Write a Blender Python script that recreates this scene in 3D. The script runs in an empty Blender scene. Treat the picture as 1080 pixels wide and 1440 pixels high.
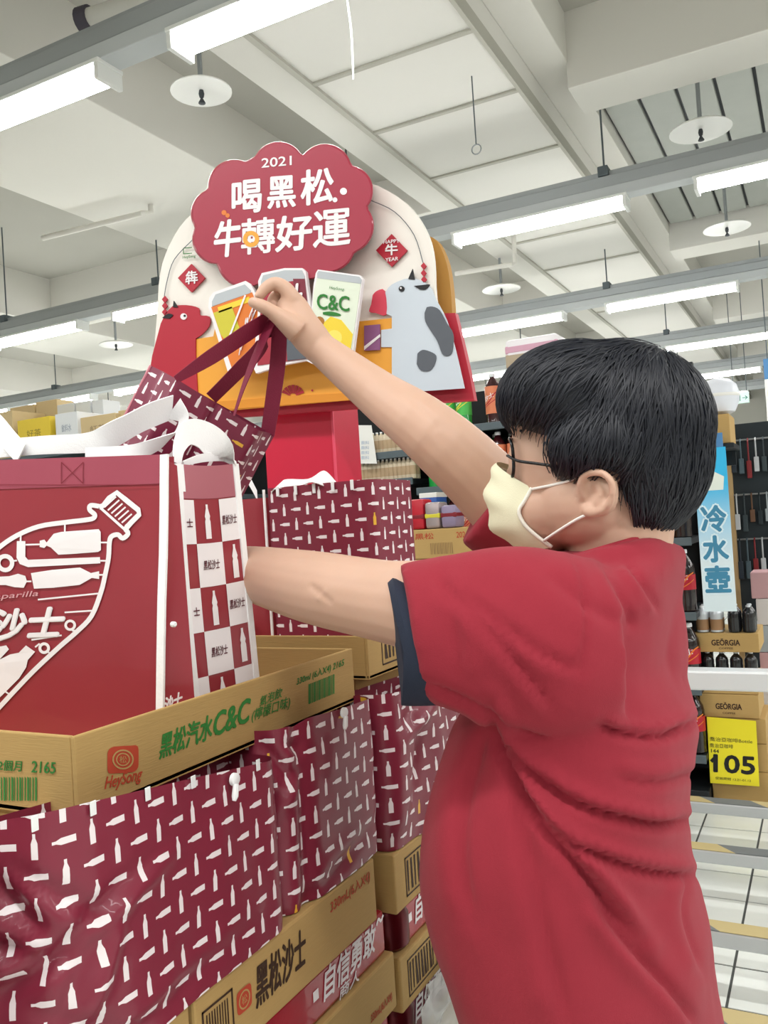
import bpy, bmesh, math, random
import numpy as np
from mathutils import Vector, Matrix, noise
from mathutils.geometry import tessellate_polygon
random.seed(7)
SC = bpy.context.scene
COL = SC.collection

# ------------------------------------------------------------------ camera
# World axes: X runs along the rows of ceiling lights, Y along the long side of the drinks island, Z up (metres).
F, CX, CY = 1200.0, 540.0, 720.0
def _n(v): return np.array(v, float) / np.linalg.norm(v)
_Y = _n([620, 20, 1200]); _X = _n([2390, 170, -1200]); _X = _n(_X - _Y * (_X @ _Y)); _Z = np.cross(_Y, _X)
if _Z[1] < 0: _Z = -_Z
RM = np.array([_X, _Y, _Z])                      # camera vector (right, up, forward) -> world
EYE = np.array([0.0, 0.0, 1.5])
cam_d = bpy.data.cameras.new('camera'); cam = bpy.data.objects.new('camera', cam_d); COL.objects.link(cam)
cam_d.sensor_fit = 'HORIZONTAL'; cam_d.sensor_width = 36.0; cam_d.lens = F / 1080 * 36; cam_d.clip_start = 0.02; cam_d.clip_end = 200
cr, cu, cf = RM[:, 0], RM[:, 1], RM[:, 2]
cam.matrix_world = Matrix(((cr[0], cu[0], -cf[0], 0), (cr[1], cu[1], -cf[1], 0), (cr[2], cu[2], -cf[2], 1.5), (0, 0, 0, 1)))
SC.camera = cam
# surveying helpers: where a sight line through the photo meets a plane of the shop
def ray(x, y): return RM @ np.array([(x - CX) / F, (CY - y) / F, 1.0])
def W(x, y, d): return Vector(EYE + ray(x, y) * d)
def onX(x, y, v): r = ray(x, y); return Vector(EYE + r * v / r[0])
def onY(x, y, v): r = ray(x, y); return Vector(EYE + r * v / r[1])
def onZ(x, y, v): r = ray(x, y); return Vector(EYE + r * (v - 1.5) / r[2])
def proj(p):
    c = RM.T @ (np.array(p, float) - EYE); return (CX + F * c[0] / c[2], CY - F * c[1] / c[2])

# ------------------------------------------------------------------ light and exposure
world = bpy.data.worlds.new('world'); SC.world = world; world.use_nodes = True
world.node_tree.nodes['Background'].inputs[0].default_value = (0.9, 0.95, 1, 1)
world.node_tree.nodes['Background'].inputs[1].default_value = 0.3
SC.view_settings.view_transform = 'Standard'; SC.view_settings.look = 'None'
SC.view_settings.gamma = 1.0; SC.view_settings.use_curve_mapping = False
SC.view_settings.exposure = 0.66
TUBE = 22.0                                      # emission of every fluorescent tube
def lamp(name, loc, sx, sy, power, color=(1, .995, .98), rot=(0, 0, 0)):
    l = bpy.data.lights.new(name, 'AREA'); l.shape = 'RECTANGLE'; l.size = sx; l.size_y = sy; l.energy = power; l.color = color
    o = bpy.data.objects.new(name, l); o.location = loc; o.rotation_euler = rot; COL.objects.link(o); return o
# rows of the same ceiling lights that hang over and behind the camera (row pitch 3 m)
lamp('ceiling_row_light', (0.5, -0.2, 3.52), 12, 0.16, 125)
lamp('ceiling_row_light', (0.5, -3.2, 3.52), 12, 0.16, 125)
for _y in (2.85, 5.93, 8.9): lamp('ceiling_row_light', (5.2, _y, 3.52), 7.5, 0.16, 110); lamp('ceiling_row_light', (-11.5, _y, 3.52), 8, 0.16, 110)

# ------------------------------------------------------------------ materials
def lin(h):
    h = h.lstrip('#'); c = [int(h[i:i + 2], 16) / 255 for i in (0, 2, 4)]
    return tuple(x / 12.92 if x <= .04045 else ((x + .055) / 1.055) ** 2.4 for x in c) + (1.0,)
_M = {}
def mat(name, color, rough=.5, metal=0.0, spec=.5, emit=0.0, noise_amt=0.0, noise_scale=8.0, bump=0.0, bump_scale=200.0, coat=0.0, trans=0.0, sss=0.0, stretch=None, ior=1.45, sheen=0.0):
    if name in _M: return _M[name]
    m = bpy.data.materials.new(name); m.use_nodes = True; nt = m.node_tree; b = nt.nodes['Principled BSDF']
    c = lin(color) if isinstance(color, str) else tuple(color)
    b.inputs['Base Color'].default_value = c; b.inputs['Roughness'].default_value = rough; b.inputs['Metallic'].default_value = metal
    b.inputs['Specular IOR Level'].default_value = spec; b.inputs['Coat Weight'].default_value = coat
    b.inputs['Transmission Weight'].default_value = trans; b.inputs['IOR'].default_value = ior
    b.inputs['Sheen Weight'].default_value = sheen
    if sss: b.inputs['Subsurface Weight'].default_value = sss; b.inputs['Subsurface Radius'].default_value = (.012, .005, .003)
    if emit: b.inputs['Emission Color'].default_value = c; b.inputs['Emission Strength'].default_value = emit
    if noise_amt or bump:
        tc = nt.nodes.new('ShaderNodeTexCoord'); src = tc.outputs['Object']
        if stretch:
            mp = nt.nodes.new('ShaderNodeMapping'); mp.inputs['Scale'].default_value = stretch; nt.links.new(src, mp.inputs[0]); src = mp.outputs[0]
        if noise_amt:
            n = nt.nodes.new('ShaderNodeTexNoise'); n.inputs['Scale'].default_value = noise_scale; n.inputs['Detail'].default_value = 4
            nt.links.new(src, n.inputs['Vector'])
            mx = nt.nodes.new('ShaderNodeMix'); mx.data_type = 'RGBA'
            mx.inputs[6].default_value = tuple(x * (1 - noise_amt) for x in c[:3]) + (1,); mx.inputs[7].default_value = tuple(min(1, x * (1 + noise_amt)) for x in c[:3]) + (1,)
            nt.links.new(n.outputs['Fac'], mx.inputs[0]); nt.links.new(mx.outputs[2], b.inputs['Base Color'])
        if bump:
            n2 = nt.nodes.new('ShaderNodeTexNoise'); n2.inputs['Scale'].default_value = bump_scale; n2.inputs['Detail'].default_value = 3
            nt.links.new(src, n2.inputs['Vector'])
            bp = nt.nodes.new('ShaderNodeBump'); bp.inputs['Strength'].default_value = bump; bp.inputs['Distance'].default_value = .002
            nt.links.new(n2.outputs['Fac'], bp.inputs['Height']); nt.links.new(bp.outputs[0], b.inputs['Normal'])
    _M[name] = m; return m
def math_node(nt, op, a, b=None):
    n = nt.nodes.new('ShaderNodeMath'); n.operation = op
    for i, v in enumerate((a, b)):
        if v is None: continue
        if isinstance(v, (int, float)): n.inputs[i].default_value = v
        else: nt.links.new(v, n.inputs[i])
    return n.outputs[0]
def bottle_print(name, base, cell, rough=.45):
    """laminated bag cloth printed with little bottles set alternately upright and lying, in UV metres"""
    m = mat(name, base, rough=rough, coat=.15); nt = m.node_tree; b = nt.nodes['Principled BSDF']
    uv = nt.nodes.new('ShaderNodeUVMap'); sx = nt.nodes.new('ShaderNodeSeparateXYZ'); nt.links.new(uv.outputs[0], sx.inputs[0])
    A = lambda op, a, c=None: math_node(nt, op, a, c)
    u = A('ADD', A('MULTIPLY', sx.outputs[0], 1 / cell), 400.0); v = A('ADD', A('MULTIPLY', sx.outputs[1], 1 / cell), 400.0)
    iu, iv = A('FLOOR', u), A('FLOOR', v); fu = A('SUBTRACT', A('SUBTRACT', u, iu), .5); fv = A('SUBTRACT', A('SUBTRACT', v, iv), .5)
    par = A('MODULO', A('ADD', iu, iv), 2.0)
    a = A('ADD', fu, A('MULTIPLY', par, A('SUBTRACT', fv, fu))); l = A('ADD', fv, A('MULTIPLY', par, A('SUBTRACT', fu, fv)))
    l = A('MULTIPLY', l, A('SUBTRACT', 1.0, A('MULTIPLY', par, 2.0)))
    mr = nt.nodes.new('ShaderNodeMapRange'); mr.inputs[1].default_value = .10; mr.inputs[2].default_value = .27; mr.inputs[3].default_value = .112; mr.inputs[4].default_value = .05
    nt.links.new(l, mr.inputs[0])
    mask = A('MULTIPLY', A('LESS_THAN', A('ABSOLUTE', a), mr.outputs[0]), A('LESS_THAN', A('ABSOLUTE', l), .41))
    wn = nt.nodes.new('ShaderNodeTexWhiteNoise'); wn.noise_dimensions = '2D'; cb = nt.nodes.new('ShaderNodeCombineXYZ')
    nt.links.new(iu, cb.inputs[0]); nt.links.new(iv, cb.inputs[1]); nt.links.new(cb.outputs[0], wn.inputs[0])
    yel = A('GREATER_THAN', wn.outputs[0], .975)
    mx = nt.nodes.new('ShaderNodeMix'); mx.data_type = 'RGBA'; mx.inputs[6].default_value = lin('#efe6e8'); mx.inputs[7].default_value = lin('#e8b53c'); nt.links.new(yel, mx.inputs[0])
    m2 = nt.nodes.new('ShaderNodeMix'); m2.data_type = 'RGBA'; m2.inputs[6].default_value = lin(base); nt.links.new(mask, m2.inputs[0]); nt.links.new(mx.outputs[2], m2.inputs[7])
    nt.links.new(m2.outputs[2], b.inputs['Base Color'])
    return m

# ------------------------------------------------------------------ mesh helpers
class MB:
    def __init__(s): s.v, s.f, s.m, s.uv = [], [], [], []
    def add(s, verts, faces, mi=0, uvs=None):
        o = len(s.v); s.v += [tuple(p) for p in verts]
        for k, f in enumerate(faces):
            s.f.append([i + o for i in f]); s.m.append(mi); s.uv.append([uvs[i] for i in f] if uvs else None)
        return s
    def quad(s, a, b, c, d, mi=0): return s.add([a, b, c, d], [(0, 1, 2, 3)], mi)
    def box(s, lo, hi, mi=0, M=None, bev=0.0):
        x0, y0, z0 = lo; x1, y1, z1 = hi
        if bev:
            bm = bmesh.new(); bmesh.ops.create_cube(bm, size=1)
            for v in bm.verts: v.co = Vector(((x0 + x1) / 2 + v.co.x * (x1 - x0), (y0 + y1) / 2 + v.co.y * (y1 - y0), (z0 + z1) / 2 + v.co.z * (z1 - z0)))
            bmesh.ops.bevel(bm, geom=bm.edges[:], offset=bev, segments=2, profile=.5, affect='EDGES')
            bm.verts.index_update(); vs = [v.co.copy() for v in bm.verts]; fs = [[v.index for v in f.verts] for f in bm.faces]; bm.free()
        else:
            vs = [Vector(p) for p in ((x0, y0, z0), (x1, y0, z0), (x1, y1, z0), (x0, y1, z0), (x0, y0, z1), (x1, y0, z1), (x1, y1, z1), (x0, y1, z1))]
            fs = [(0, 3, 2, 1), (4, 5, 6, 7), (0, 1, 5, 4), (1, 2, 6, 5), (2, 3, 7, 6), (3, 0, 4, 7)]
        if M is not None: vs = [M @ v for v in vs]
        return s.add(vs, fs, mi)
    def rings(s, rings, mi=0, cap=True, closed=True, uvs=None):
        n = len(rings[0]); vs = [p for r in rings for p in r]; fs = []
        for i in range(len(rings) - 1):
            for j in range(n if closed else n - 1):
                k = (j + 1) % n; fs.append((i * n + j, i * n + k, (i + 1) * n + k, (i + 1) * n + j))
        if cap and closed: fs.append(list(range(n))[::-1]); fs.append([(len(rings) - 1) * n + j for j in range(n)])
        return s.add(vs, fs, mi, uvs)
    def tube(s, pts, rad, n=10, mi=0, cap=True, flat=None):
        """round tube through pts; rad a number or list; flat = (reference vector, factor) squashes the section along that vector"""
        pts = [Vector(p) for p in pts]; rad = rad if isinstance(rad, (list, tuple)) else [rad] * len(pts); rs = []; up = None
        for i, p in enumerate(pts):
            t = (pts[min(i + 1, len(pts) - 1)] - pts[max(i - 1, 0)]).normalized()
            if up is None: up = Vector((0, 0, 1)) if abs(t.z) < .9 else Vector((1, 0, 0))
            a = t.cross(up).normalized(); b = a.cross(t).normalized(); up = b; ring = []
            for k in range(n):
                q = 2 * math.pi * k / n; d = a * math.cos(q) * rad[i] + b * math.sin(q) * rad[i]
                if flat: fv = Vector(flat[0]).normalized(); d -= fv * d.dot(fv) * (1 - flat[1])
                ring.append(p + d)
            rs.append(ring)
        return s.rings(rs, mi, cap)
    def lathe(s, prof, n=16, c=(0, 0, 0), mi=0, cap=True):
        return s.rings([[Vector((c[0] + r * math.cos(2 * math.pi * k / n), c[1] + r * math.sin(2 * math.pi * k / n), c[2] + z)) for k in range(n)] for r, z in prof], mi, cap)
    def prism(s, front, depth, mi=0, mside=None):
        """front: outline points in space; depth: vector to the back outline"""
        n = len(front); fr = [Vector(p) for p in front]; bk = [p + Vector(depth) for p in fr]
        tri = tessellate_polygon([fr]); s.add(fr, [list(t) for t in tri], mi)
        s.add(bk, [list(t)[::-1] for t in tri], mi)
        s.add(fr + bk, [(i, (i + 1) % n, (i + 1) % n + n, i + n) for i in range(n)], mi if mside is None else mside); return s
    def ellipsoid(s, c, r, M=None, nu=20, nv=12, mi=0):
        rs = []
        for i in range(nv + 1):
            t = math.pi * (i + .02) / (nv + .04)
            ring = [Vector((r[0] * math.sin(t) * math.cos(2 * math.pi * k / nu), r[1] * math.sin(t) * math.sin(2 * math.pi * k / nu), r[2] * math.cos(t))) for k in range(nu)]
            rs.append([(M @ p if M is not None else p) + Vector(c) for p in ring])
        return s.rings(rs, mi)
ORG = {}
def tag(o, label=None, cat=None, group=None, kind=None):
    if label: o['label'] = label
    if cat: o['category'] = cat
    if group: o['group'] = group
    if kind: o['kind'] = kind
    return o
def thing(name, label, cat, loc=(0, 0, 0), group=None, kind=None):
    o = bpy.data.objects.new(name, None); COL.objects.link(o); o.location = loc; o.empty_display_size = .1; ORG[o.name] = Vector(loc)
    return tag(o, label, cat, group, kind)
def obj(name, mb, mats, parent=None, smooth=False, base=None, label=None):
    """link one mesh object; its points are given in world space, its origin is its thing's base"""
    org = ORG.get(parent.name, Vector()) if parent is not None else None
    V = mb.v
    if org is None:
        if base is None:
            a = np.array([tuple(p) for p in V]); lo, hi = a.min(0), a.max(0); base = ((lo[0] + hi[0]) / 2, (lo[1] + hi[1]) / 2, lo[2])
        org = Vector(base)
    me = bpy.data.meshes.new(name); me.from_pydata([(p[0] - org[0], p[1] - org[1], p[2] - org[2]) for p in V], [], mb.f)
    mats = mats if isinstance(mats, (list, tuple)) else [mats]
    for m in mats: me.materials.append(m)
    if len(mats) > 1: me.polygons.foreach_set('material_index', mb.m)
    if any(u for u in mb.uv):
        l = me.uv_layers.new(name='UVMap'); k = 0; flat = []
        for f, u in zip(mb.f, mb.uv): flat += [c for p in (u or [(0, 0)] * len(f)) for c in p]
        l.data.foreach_set('uv', flat)
    if smooth: me.polygons.foreach_set('use_smooth', [True] * len(me.polygons))
    if smooth == 'auto':
        me.set_sharp_from_angle(angle=math.radians(40))
    me.update()
    o = bpy.data.objects.new(name, me); COL.objects.link(o)
    if parent is not None: o.parent = parent; ORG[o.name] = org
    else: o.location = org; ORG[o.name] = org
    if label: o['label'] = label
    return o
def solo(name, mb, mats, label, cat, group=None, kind=None, smooth=False):
    return tag(obj(name, mb, mats, None, smooth), label, cat, group, kind)
def struct(name, mb, mats, parent=None, smooth=False):
    o = obj(name, mb, mats, parent, smooth)
    if parent is None: o['kind'] = 'structure'
    return o
def kids(o): return [c for c in CH.get(o.name, [])]
CH = {}
def dup(root, loc, rotz=0.0, label=None, group=None, scale=None):
    """copy a thing with its parts and sub-parts (mesh data shared)"""
    def cp(o, par):
        c = o.copy(); COL.objects.link(c)
        if par is not None: c.parent = par
        for ch in o.children: cp(ch, c)
        return c
    r = cp(root, None); r.location = loc; r.rotation_euler = (0, 0, rotz)
    if scale: r.scale = (scale,) * 3 if isinstance(scale, (int, float)) else scale
    if label: r['label'] = label
    if group: r['group'] = group
    return r
def remesh(mb, voxel, smooth_it=6, factor=.5):
    """weld overlapping shapes into ONE continuous skin; returns (verts, faces)"""
    me = bpy.data.meshes.new('tmp'); me.from_pydata([tuple(p) for p in mb.v], [], mb.f)
    bm = bmesh.new(); bm.from_mesh(me); bmesh.ops.recalc_face_normals(bm, faces=bm.faces); bm.to_mesh(me); bm.free()
    o = bpy.data.objects.new('tmp', me); COL.objects.link(o)
    r = o.modifiers.new('r', 'REMESH'); r.mode = 'VOXEL'; r.voxel_size = voxel; r.use_smooth_shade = True
    if smooth_it: s_ = o.modifiers.new('s', 'SMOOTH'); s_.iterations = smooth_it; s_.factor = factor
    dg = bpy.context.evaluated_depsgraph_get(); me2 = bpy.data.meshes.new_from_object(o.evaluated_get(dg))
    V = np.empty(len(me2.vertices) * 3); me2.vertices.foreach_get('co', V); V = V.reshape(-1, 3)
    N = np.empty(len(me2.vertices) * 3); me2.vertices.foreach_get('normal', N); N = N.reshape(-1, 3)
    fs = [list(p.vertices) for p in me2.polygons]
    bpy.data.objects.remove(o); bpy.data.meshes.remove(me); bpy.data.meshes.remove(me2)
    return V, N, fs
def spline(pts, k=6):
    P = [Vector(p) for p in pts]; out = []
    for i in range(len(P) - 1):
        a, b, c, d = P[max(i - 1, 0)], P[i], P[i + 1], P[min(i + 2, len(P) - 1)]
        for j in range(k):
            t = j / k; out.append(.5 * ((2 * b) + (c - a) * t + (2 * a - 5 * b + 4 * c - d) * t * t + (3 * b - a - 3 * c + d) * t ** 3))
    out.append(P[-1]); return out
def interp(xs, k=6):
    return [v.x for v in spline([(x, 0, 0) for x in xs], k)]
def ribbon(mb, pts, wvec, width, th=.0015, mi=0, k=6):
    """strap: a flat band along pts; wvec one vector or one per point gives the direction of its width"""
    P = spline(pts, k)
    if isinstance(wvec[0], (int, float)): Wd = [Vector(wvec).normalized()] * len(P)
    else: Wd = [w.normalized() for w in spline(wvec, k)]
    wd = interp(width, k) if isinstance(width, (list, tuple)) else [width] * len(P)
    rs = []
    for i, p in enumerate(P):
        t = (P[min(i + 1, len(P) - 1)] - P[max(i - 1, 0)]).normalized(); w = (Wd[i] - t * Wd[i].dot(t)).normalized(); n = t.cross(w)
        a = w * wd[i] / 2; b = n * th / 2; rs.append([p - a - b, p + a - b, p + a + b, p - a + b])
    return mb.rings(rs, mi)
# ---- lettering: flat print, glyph outlines from Blender's own font, laid on a surface by a mapping function
_G = {}
def glyphs(s, bold=0.0, shear=0.0, spacing=1.0):
    key = (s, bold, shear, spacing)
    if key in _G: return _G[key]
    c = bpy.data.curves.new('t', 'FONT'); c.body = s; c.offset = bold; c.shear = shear; c.space_character = spacing; c.resolution_u = 3
    o = bpy.data.objects.new('t', c); COL.objects.link(o); dg = bpy.context.evaluated_depsgraph_get()
    m = bpy.data.meshes.new_from_object(o.evaluated_get(dg))
    v = [(p.co.x, p.co.y) for p in m.vertices]; f = [list(p.vertices) for p in m.polygons]
    bpy.data.objects.remove(o); bpy.data.curves.remove(c); bpy.data.meshes.remove(m); _G[key] = (v, f); return v, f
def letters(mb, s, fn, w, h, x=0.0, y=0.0, bold=.01, shear=0.0, mi=0, rot=0.0, spacing=1.0):
    """write s into the box (x, y, w, h) of a surface; fn(a, b) gives the point in space"""
    v, f = glyphs(s, 0.0, shear, spacing)
    if not v: return mb
    xs = [p[0] for p in v]; ys = [p[1] for p in v]; x0, x1, y0, y1 = min(xs), max(xs), min(ys), max(ys); c, sn = math.cos(rot), math.sin(rot)
    offs = [(0, 0)]
    if bold > .004:                                  # heavier pen: the glyph laid down again a little to each side
        r = bold * h * 1.1; offs = [(r * math.cos(k * math.pi / 4), r * math.sin(k * math.pi / 4)) for k in range(8)] + [(0, 0)]
        if bold > .03: offs += [(p * .5, q * .5) for p, q in offs[:8]]
    pm = Vector(fn(x + w / 2, y + h / 2)); ex = Vector(fn(x + w / 2 + w * .01, y + h / 2)) - pm; ey = Vector(fn(x + w / 2, y + h / 2 + h * .01)) - pm
    nv = ex.cross(ey).normalized(); nv = nv if nv.dot(Vector(EYE) - pm) > 0 else -nv
    for ki, (ox, oy) in enumerate(offs):
        out = []
        for a, b in v:
            a = (a - x0) / (x1 - x0) * w + ox; b = (b - y0) / (y1 - y0) * h + oy; out.append(Vector(fn(x + a * c - b * sn, y + a * sn + b * c)) + nv * (ki * 4e-5))
        mb.add(out, f, mi)
    return mb
def shape(mb, pts, fn, mi=0):
    """a filled printed shape on a surface"""
    v = [Vector((p[0], p[1], 0)) for p in pts]; tri = tessellate_polygon([v]); return mb.add([fn(p[0], p[1]) for p in pts], [list(t) for t in tri], mi)
def stroke(mb, pts, width, fn, mi=0, closed=False):
    n = len(pts); L, R = [], []
    for i, p in enumerate(pts):
        a = pts[(i - 1) % n] if closed or i else p; b = pts[(i + 1) % n] if closed or i < n - 1 else p
        d = Vector((b[0] - a[0], b[1] - a[1])); d = d.normalized() if d.length else Vector((1, 0)); nn = Vector((-d.y, d.x)) * width / 2
        L.append((p[0] + nn.x, p[1] + nn.y)); R.append((p[0] - nn.x, p[1] - nn.y))
    m = n if closed else n - 1
    return mb.add([fn(*p) for p in L] + [fn(*p) for p in R], [(i, (i + 1) % n, n + (i + 1) % n, n + i) for i in range(m)], mi)
def circle(c, r, n=20, ry=None): return [(c[0] + r * math.cos(2 * math.pi * i / n), c[1] + (ry or r) * math.sin(2 * math.pi * i / n)) for i in range(n)]
def sp2(pts, k=5): return [(v.x, v.y) for v in spline([(p[0], p[1], 0) for p in pts], k)]
# ================================================================== the shop: floor, ceiling, walls
m_ceil = mat('ceiling_paint', '#b4b2aa', rough=.9, noise_amt=.05, noise_scale=.6)
m_beam = mat('beam_paint', '#d9d7d0', rough=.85, noise_amt=.05, noise_scale=.8)
m_duct = mat('duct_board', '#dedcd6', rough=.8, noise_amt=.03, noise_scale=1.2)
m_deck = mat('steel_deck', '#a9aca6', rough=.7, metal=.0, noise_amt=.05)
m_galv = mat('galvanised_steel', '#9a9fa2', rough=.4, metal=.7)
m_white = mat('white_enamel', '#e8e8e4', rough=.4)
m_dark = mat('dark_iron', '#3d4145', rough=.5, metal=.4)
# floor: glazed white tiles; single tiles where the photo looks down on them, the printed joint grid beyond
m_tile = mat('white_floor_tile', '#dcdfda', rough=.22, noise_amt=.03, noise_scale=5)
m_floor = mat('tiled_floor', '#dcdfda', rough=.25); nt = m_floor.node_tree
tc = nt.nodes.new('ShaderNodeTexCoord'); mp = nt.nodes.new('ShaderNodeMapping'); bt = nt.nodes.new('ShaderNodeTexBrick')
bt.offset = 0; bt.inputs['Color1'].default_value = lin('#dcdfda'); bt.inputs['Color2'].default_value = lin('#d6d9d4'); bt.inputs['Mortar'].default_value = lin('#6d706e')
bt.inputs['Scale'].default_value = 1; bt.inputs['Brick Width'].default_value = .25; bt.inputs['Row Height'].default_value = .25; bt.inputs['Mortar Size'].default_value = .004
mp.inputs['Location'].default_value = (.0, .05, 0)
nt.links.new(tc.outputs['Object'], mp.inputs[0]); nt.links.new(mp.outputs[0], bt.inputs[0]); nt.links.new(bt.outputs[0], nt.nodes['Principled BSDF'].inputs['Base Color'])
fl = struct('floor', MB().box((-26, -7, -.2), (13, 26, 0)), m_floor); fl.location.z = -.2
proto = None
tx0, ty0 = -.856, 2.2
for i in range(9):
    for j in range(13):
        x = tx0 + i * .25; y = ty0 + j * .25
        if proto is None:
            proto = obj('floor_tile', MB().box((x + .004, y + .004, -.002), (x + .246, y + .246, .006), bev=.0015), m_tile, fl)
            pl = (x, y)
        else:
            c = proto.copy(); COL.objects.link(c); c.location = (x - pl[0], y - pl[1], 0)
obj('tile_joint_bed', MB().box((tx0, ty0, 0), (tx0 + 9 * .25, ty0 + 13 * .25, .003)), mat('grout', '#4a4c4a', rough=.9), fl)
# ceiling: slab at 4.75 m, beams and boarded ducts hanging below it
ce = struct('ceiling', MB().box((-26, -7, 4.75), (13, 26, 5.0)), m_ceil)
def beam(x0, x1, y0, y1, z0, z1=4.76, m=m_beam, name='beam'):
    return struct(name, MB().box((x0, y0, z0), (x1, y1, z1), bev=.006), m, ce)
beam(-5.3, -3.82, -7, 26, 4.2)
beam(-2.90, -2.62, -7, 26, 4.22)
beam(-2.60, -1.54, -7, 26, 4.2, m=m_duct)
beam(-9.5, -8.2, -7, 26, 4.2); beam(-13.5, -12.2, -7, 26, 4.2); beam(2.4, 3.6, -7, 26, 4.2); beam(-18, -16.9, -7, 26, 4.2)
beam(-1.54, -1.30, -7, 26, 4.42)
for y in (-1.5, 5.5, 9.6, 13.6, 17.6, 21.6): beam(-1.31, 2.4, y, y + .42, 4.25)
for y in (3.4, 7.4, 11.4, 15.4, 19.4): beam(-8.2, -5.3, y, y + .6, 4.3); beam(-16.9, -13.5, y, y + .6, 4.3); beam(-12.2, -9.5, y, y + .6, 4.3)
for y in (7.2, 11.4, 15.4): beam(-3.82, -2.9, y, y + .4, 4.35)
# board joints of the duct: raised joint strips across its underside, and the pipe that crosses beside it
for y in (3.35, 4.42, 5.2, 6.15, 7.05, 8.1, 9.2, 10.4, 11.6):
    struct('joint_strip', MB().box((-2.6, y, 4.185), (-1.535, y + .035, 4.2), bev=.003), mat('joint_strip', '#b2b0a6', rough=.8), ce)
struct('edge_angle', MB().box((-2.625, -7, 4.18), (-2.585, 26, 4.24)), mat('joint_strip', '#b2b0a6'), ce)
struct('edge_angle', MB().box((-1.55, -7, 4.17), (-1.525, 26, 4.26)), mat('joint_strip', '#b2b0a6'), ce)
# corrugated steel deck in the bay beyond the cross beam
for k in range(14):
    x = -1.28 + k * .26
    struct('deck_panel', MB().box((x, 5.95, 4.52), (x + .235, 9.55, 4.60), bev=.01), m_deck, ce)
struct('deck_backing', MB().box((-1.3, 5.93, 4.56), (2.38, 9.58, 4.62)), m_dark, ce)
# walls far off on every side
m_wall = mat('wall_paint', '#d9d8cf', rough=.85, noise_amt=.03, noise_scale=.5)
struct('wall_back', MB().box((-26, 24, 0), (13, 24.2, 4.8)), m_wall)
struct('wall_left', MB().box((-26, -7, 0), (-25.8, 24, 4.8)), m_wall)
struct('wall_right', MB().box((11, -7, 0), (11.2, 24, 4.8)), m_wall)
struct('wall_front', MB().box((-26, -7, 0), (11.2, -6.8, 4.8)), m_wall)
struct('trim_1', MB().box((-3, 23.93, 0), (8, 24, 2.6), bev=.01), mat('teal_dado', '#20474b', rough=.6))

# ================================================================== suspended fluorescent rows
m_tube = mat('fluorescent_tube', (1, .995, .98, 1), emit=TUBE)
m_rail = mat('rail_steel', '#a8adb0', rough=.45, metal=.55); m_refl = mat('white_reflector', '#eef0ee', rough=.35)
m_rod = mat('hanger_rod', '#5d666b', rough=.5, metal=.5)
ordn = ['nearest', 'second', 'third', 'fourth', 'fifth', 'sixth']
nth = ['first', 'second', 'third', 'fourth', 'fifth', 'sixth', 'seventh', 'eighth', 'ninth', 'tenth', 'eleventh', 'twelfth', 'thirteenth']
rows = [(2.85, -2.38 - 1.76 * 2, 4), (5.93, -12.7, 8), (8.9, -14.3, 9), (11.8, -14.6, 9), (14.7, -14.6, 9), (17.6, -14.6, 9)]
first_x = {2.85: -2.29, 5.93: -2.30, 8.9: -3.55, 11.8: -1.72, 14.7: -2.0, 17.6: -2.4}
tube_proto = None
PITCH = 1.70
for ri, (y, _x, _c) in enumerate(rows):
    x_ref = first_x[y]; xs = [x_ref + PITCH * k for k in range(-8, 5)]
    xs = [x for x in xs if -14.8 + (4 if ri < 2 else 0) < x < 3.0]
    if ri == 0: xs = [x_ref - 1.66, x_ref, x_ref + PITCH]
    xa, xb = min(xs) - .5, max(xs) + 1.7
    seen = [x for x in xs if any(-15 < proj((x + e, y, 3.57))[0] < 1095 and -15 < proj((x + e, y, 3.57))[1] < 1440 and (np.array((x + e, y, 3.57)) - EYE) @ cf > .2 for e in (0, .4, .8, 1.22))]
    r = thing('light_rail', f'long grey steel rail carrying the {ordn[ri]} row of fluorescent lights from the camera', 'light rail', ((xa + xb) / 2, y, 3.66), 'light rails')
    mb = MB().box((xa, y - .055, 3.70), (xb, y + .055, 3.78), bev=.008).box((xa, y - .02, 3.78), (xb, y + .02, 3.82))
    obj('channel', mb, m_rail, r)
    obj('trunking', MB().box((xa, y - .062, 3.628), (xb, y + .062, 3.70), bev=.006), mat('pale_grey_trunking', '#c3c8ca', rough=.4), r)
    hx = np.arange(xa + .4, xb, 2.0)
    for x in hx:
        obj('hanger_rod', MB().tube([(x, y, 3.80), (x, y, 4.76)], .007, 6).box((x - .035, y - .06, 3.78), (x + .035, y + .06, 3.85), bev=.006), m_rod, r)
    for k, x in enumerate(seen):
        near = f'glowing white fluorescent batten, {nth[k]} from the left in the {ordn[ri]} ceiling row'
        if tube_proto is None:
            t = thing('fluorescent_light', near, 'ceiling light', (x, y, 3.56), 'fluorescent lights of row 1')
            obj('housing', MB().box((x - .03, y - .078, 3.612), (x + 1.25, y + .078, 3.632), bev=.004), m_refl, t)
            n = 10; rs = []
            for xx in (x, x + 1.22):
                rs.append([Vector((xx, y + .07 * math.cos(q), 3.612 + .068 * math.sin(q))) for q in [math.pi + math.pi * i / n for i in range(n + 1)]])
            obj('tube', MB().rings(rs, closed=True), m_tube, t, smooth='auto')
            for xx in (x - .025, x + 1.22): obj('end_cap', MB().box((xx, y - .076, 3.540), (xx + .025, y + .076, 3.614), bev=.004), m_refl, t)
            tube_proto = t; tp = Vector((x, y, 3.56))
        else:
            c = dup(tube_proto, (x, y, 3.56), 0, near, f'fluorescent lights of row {ri + 1}')
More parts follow.
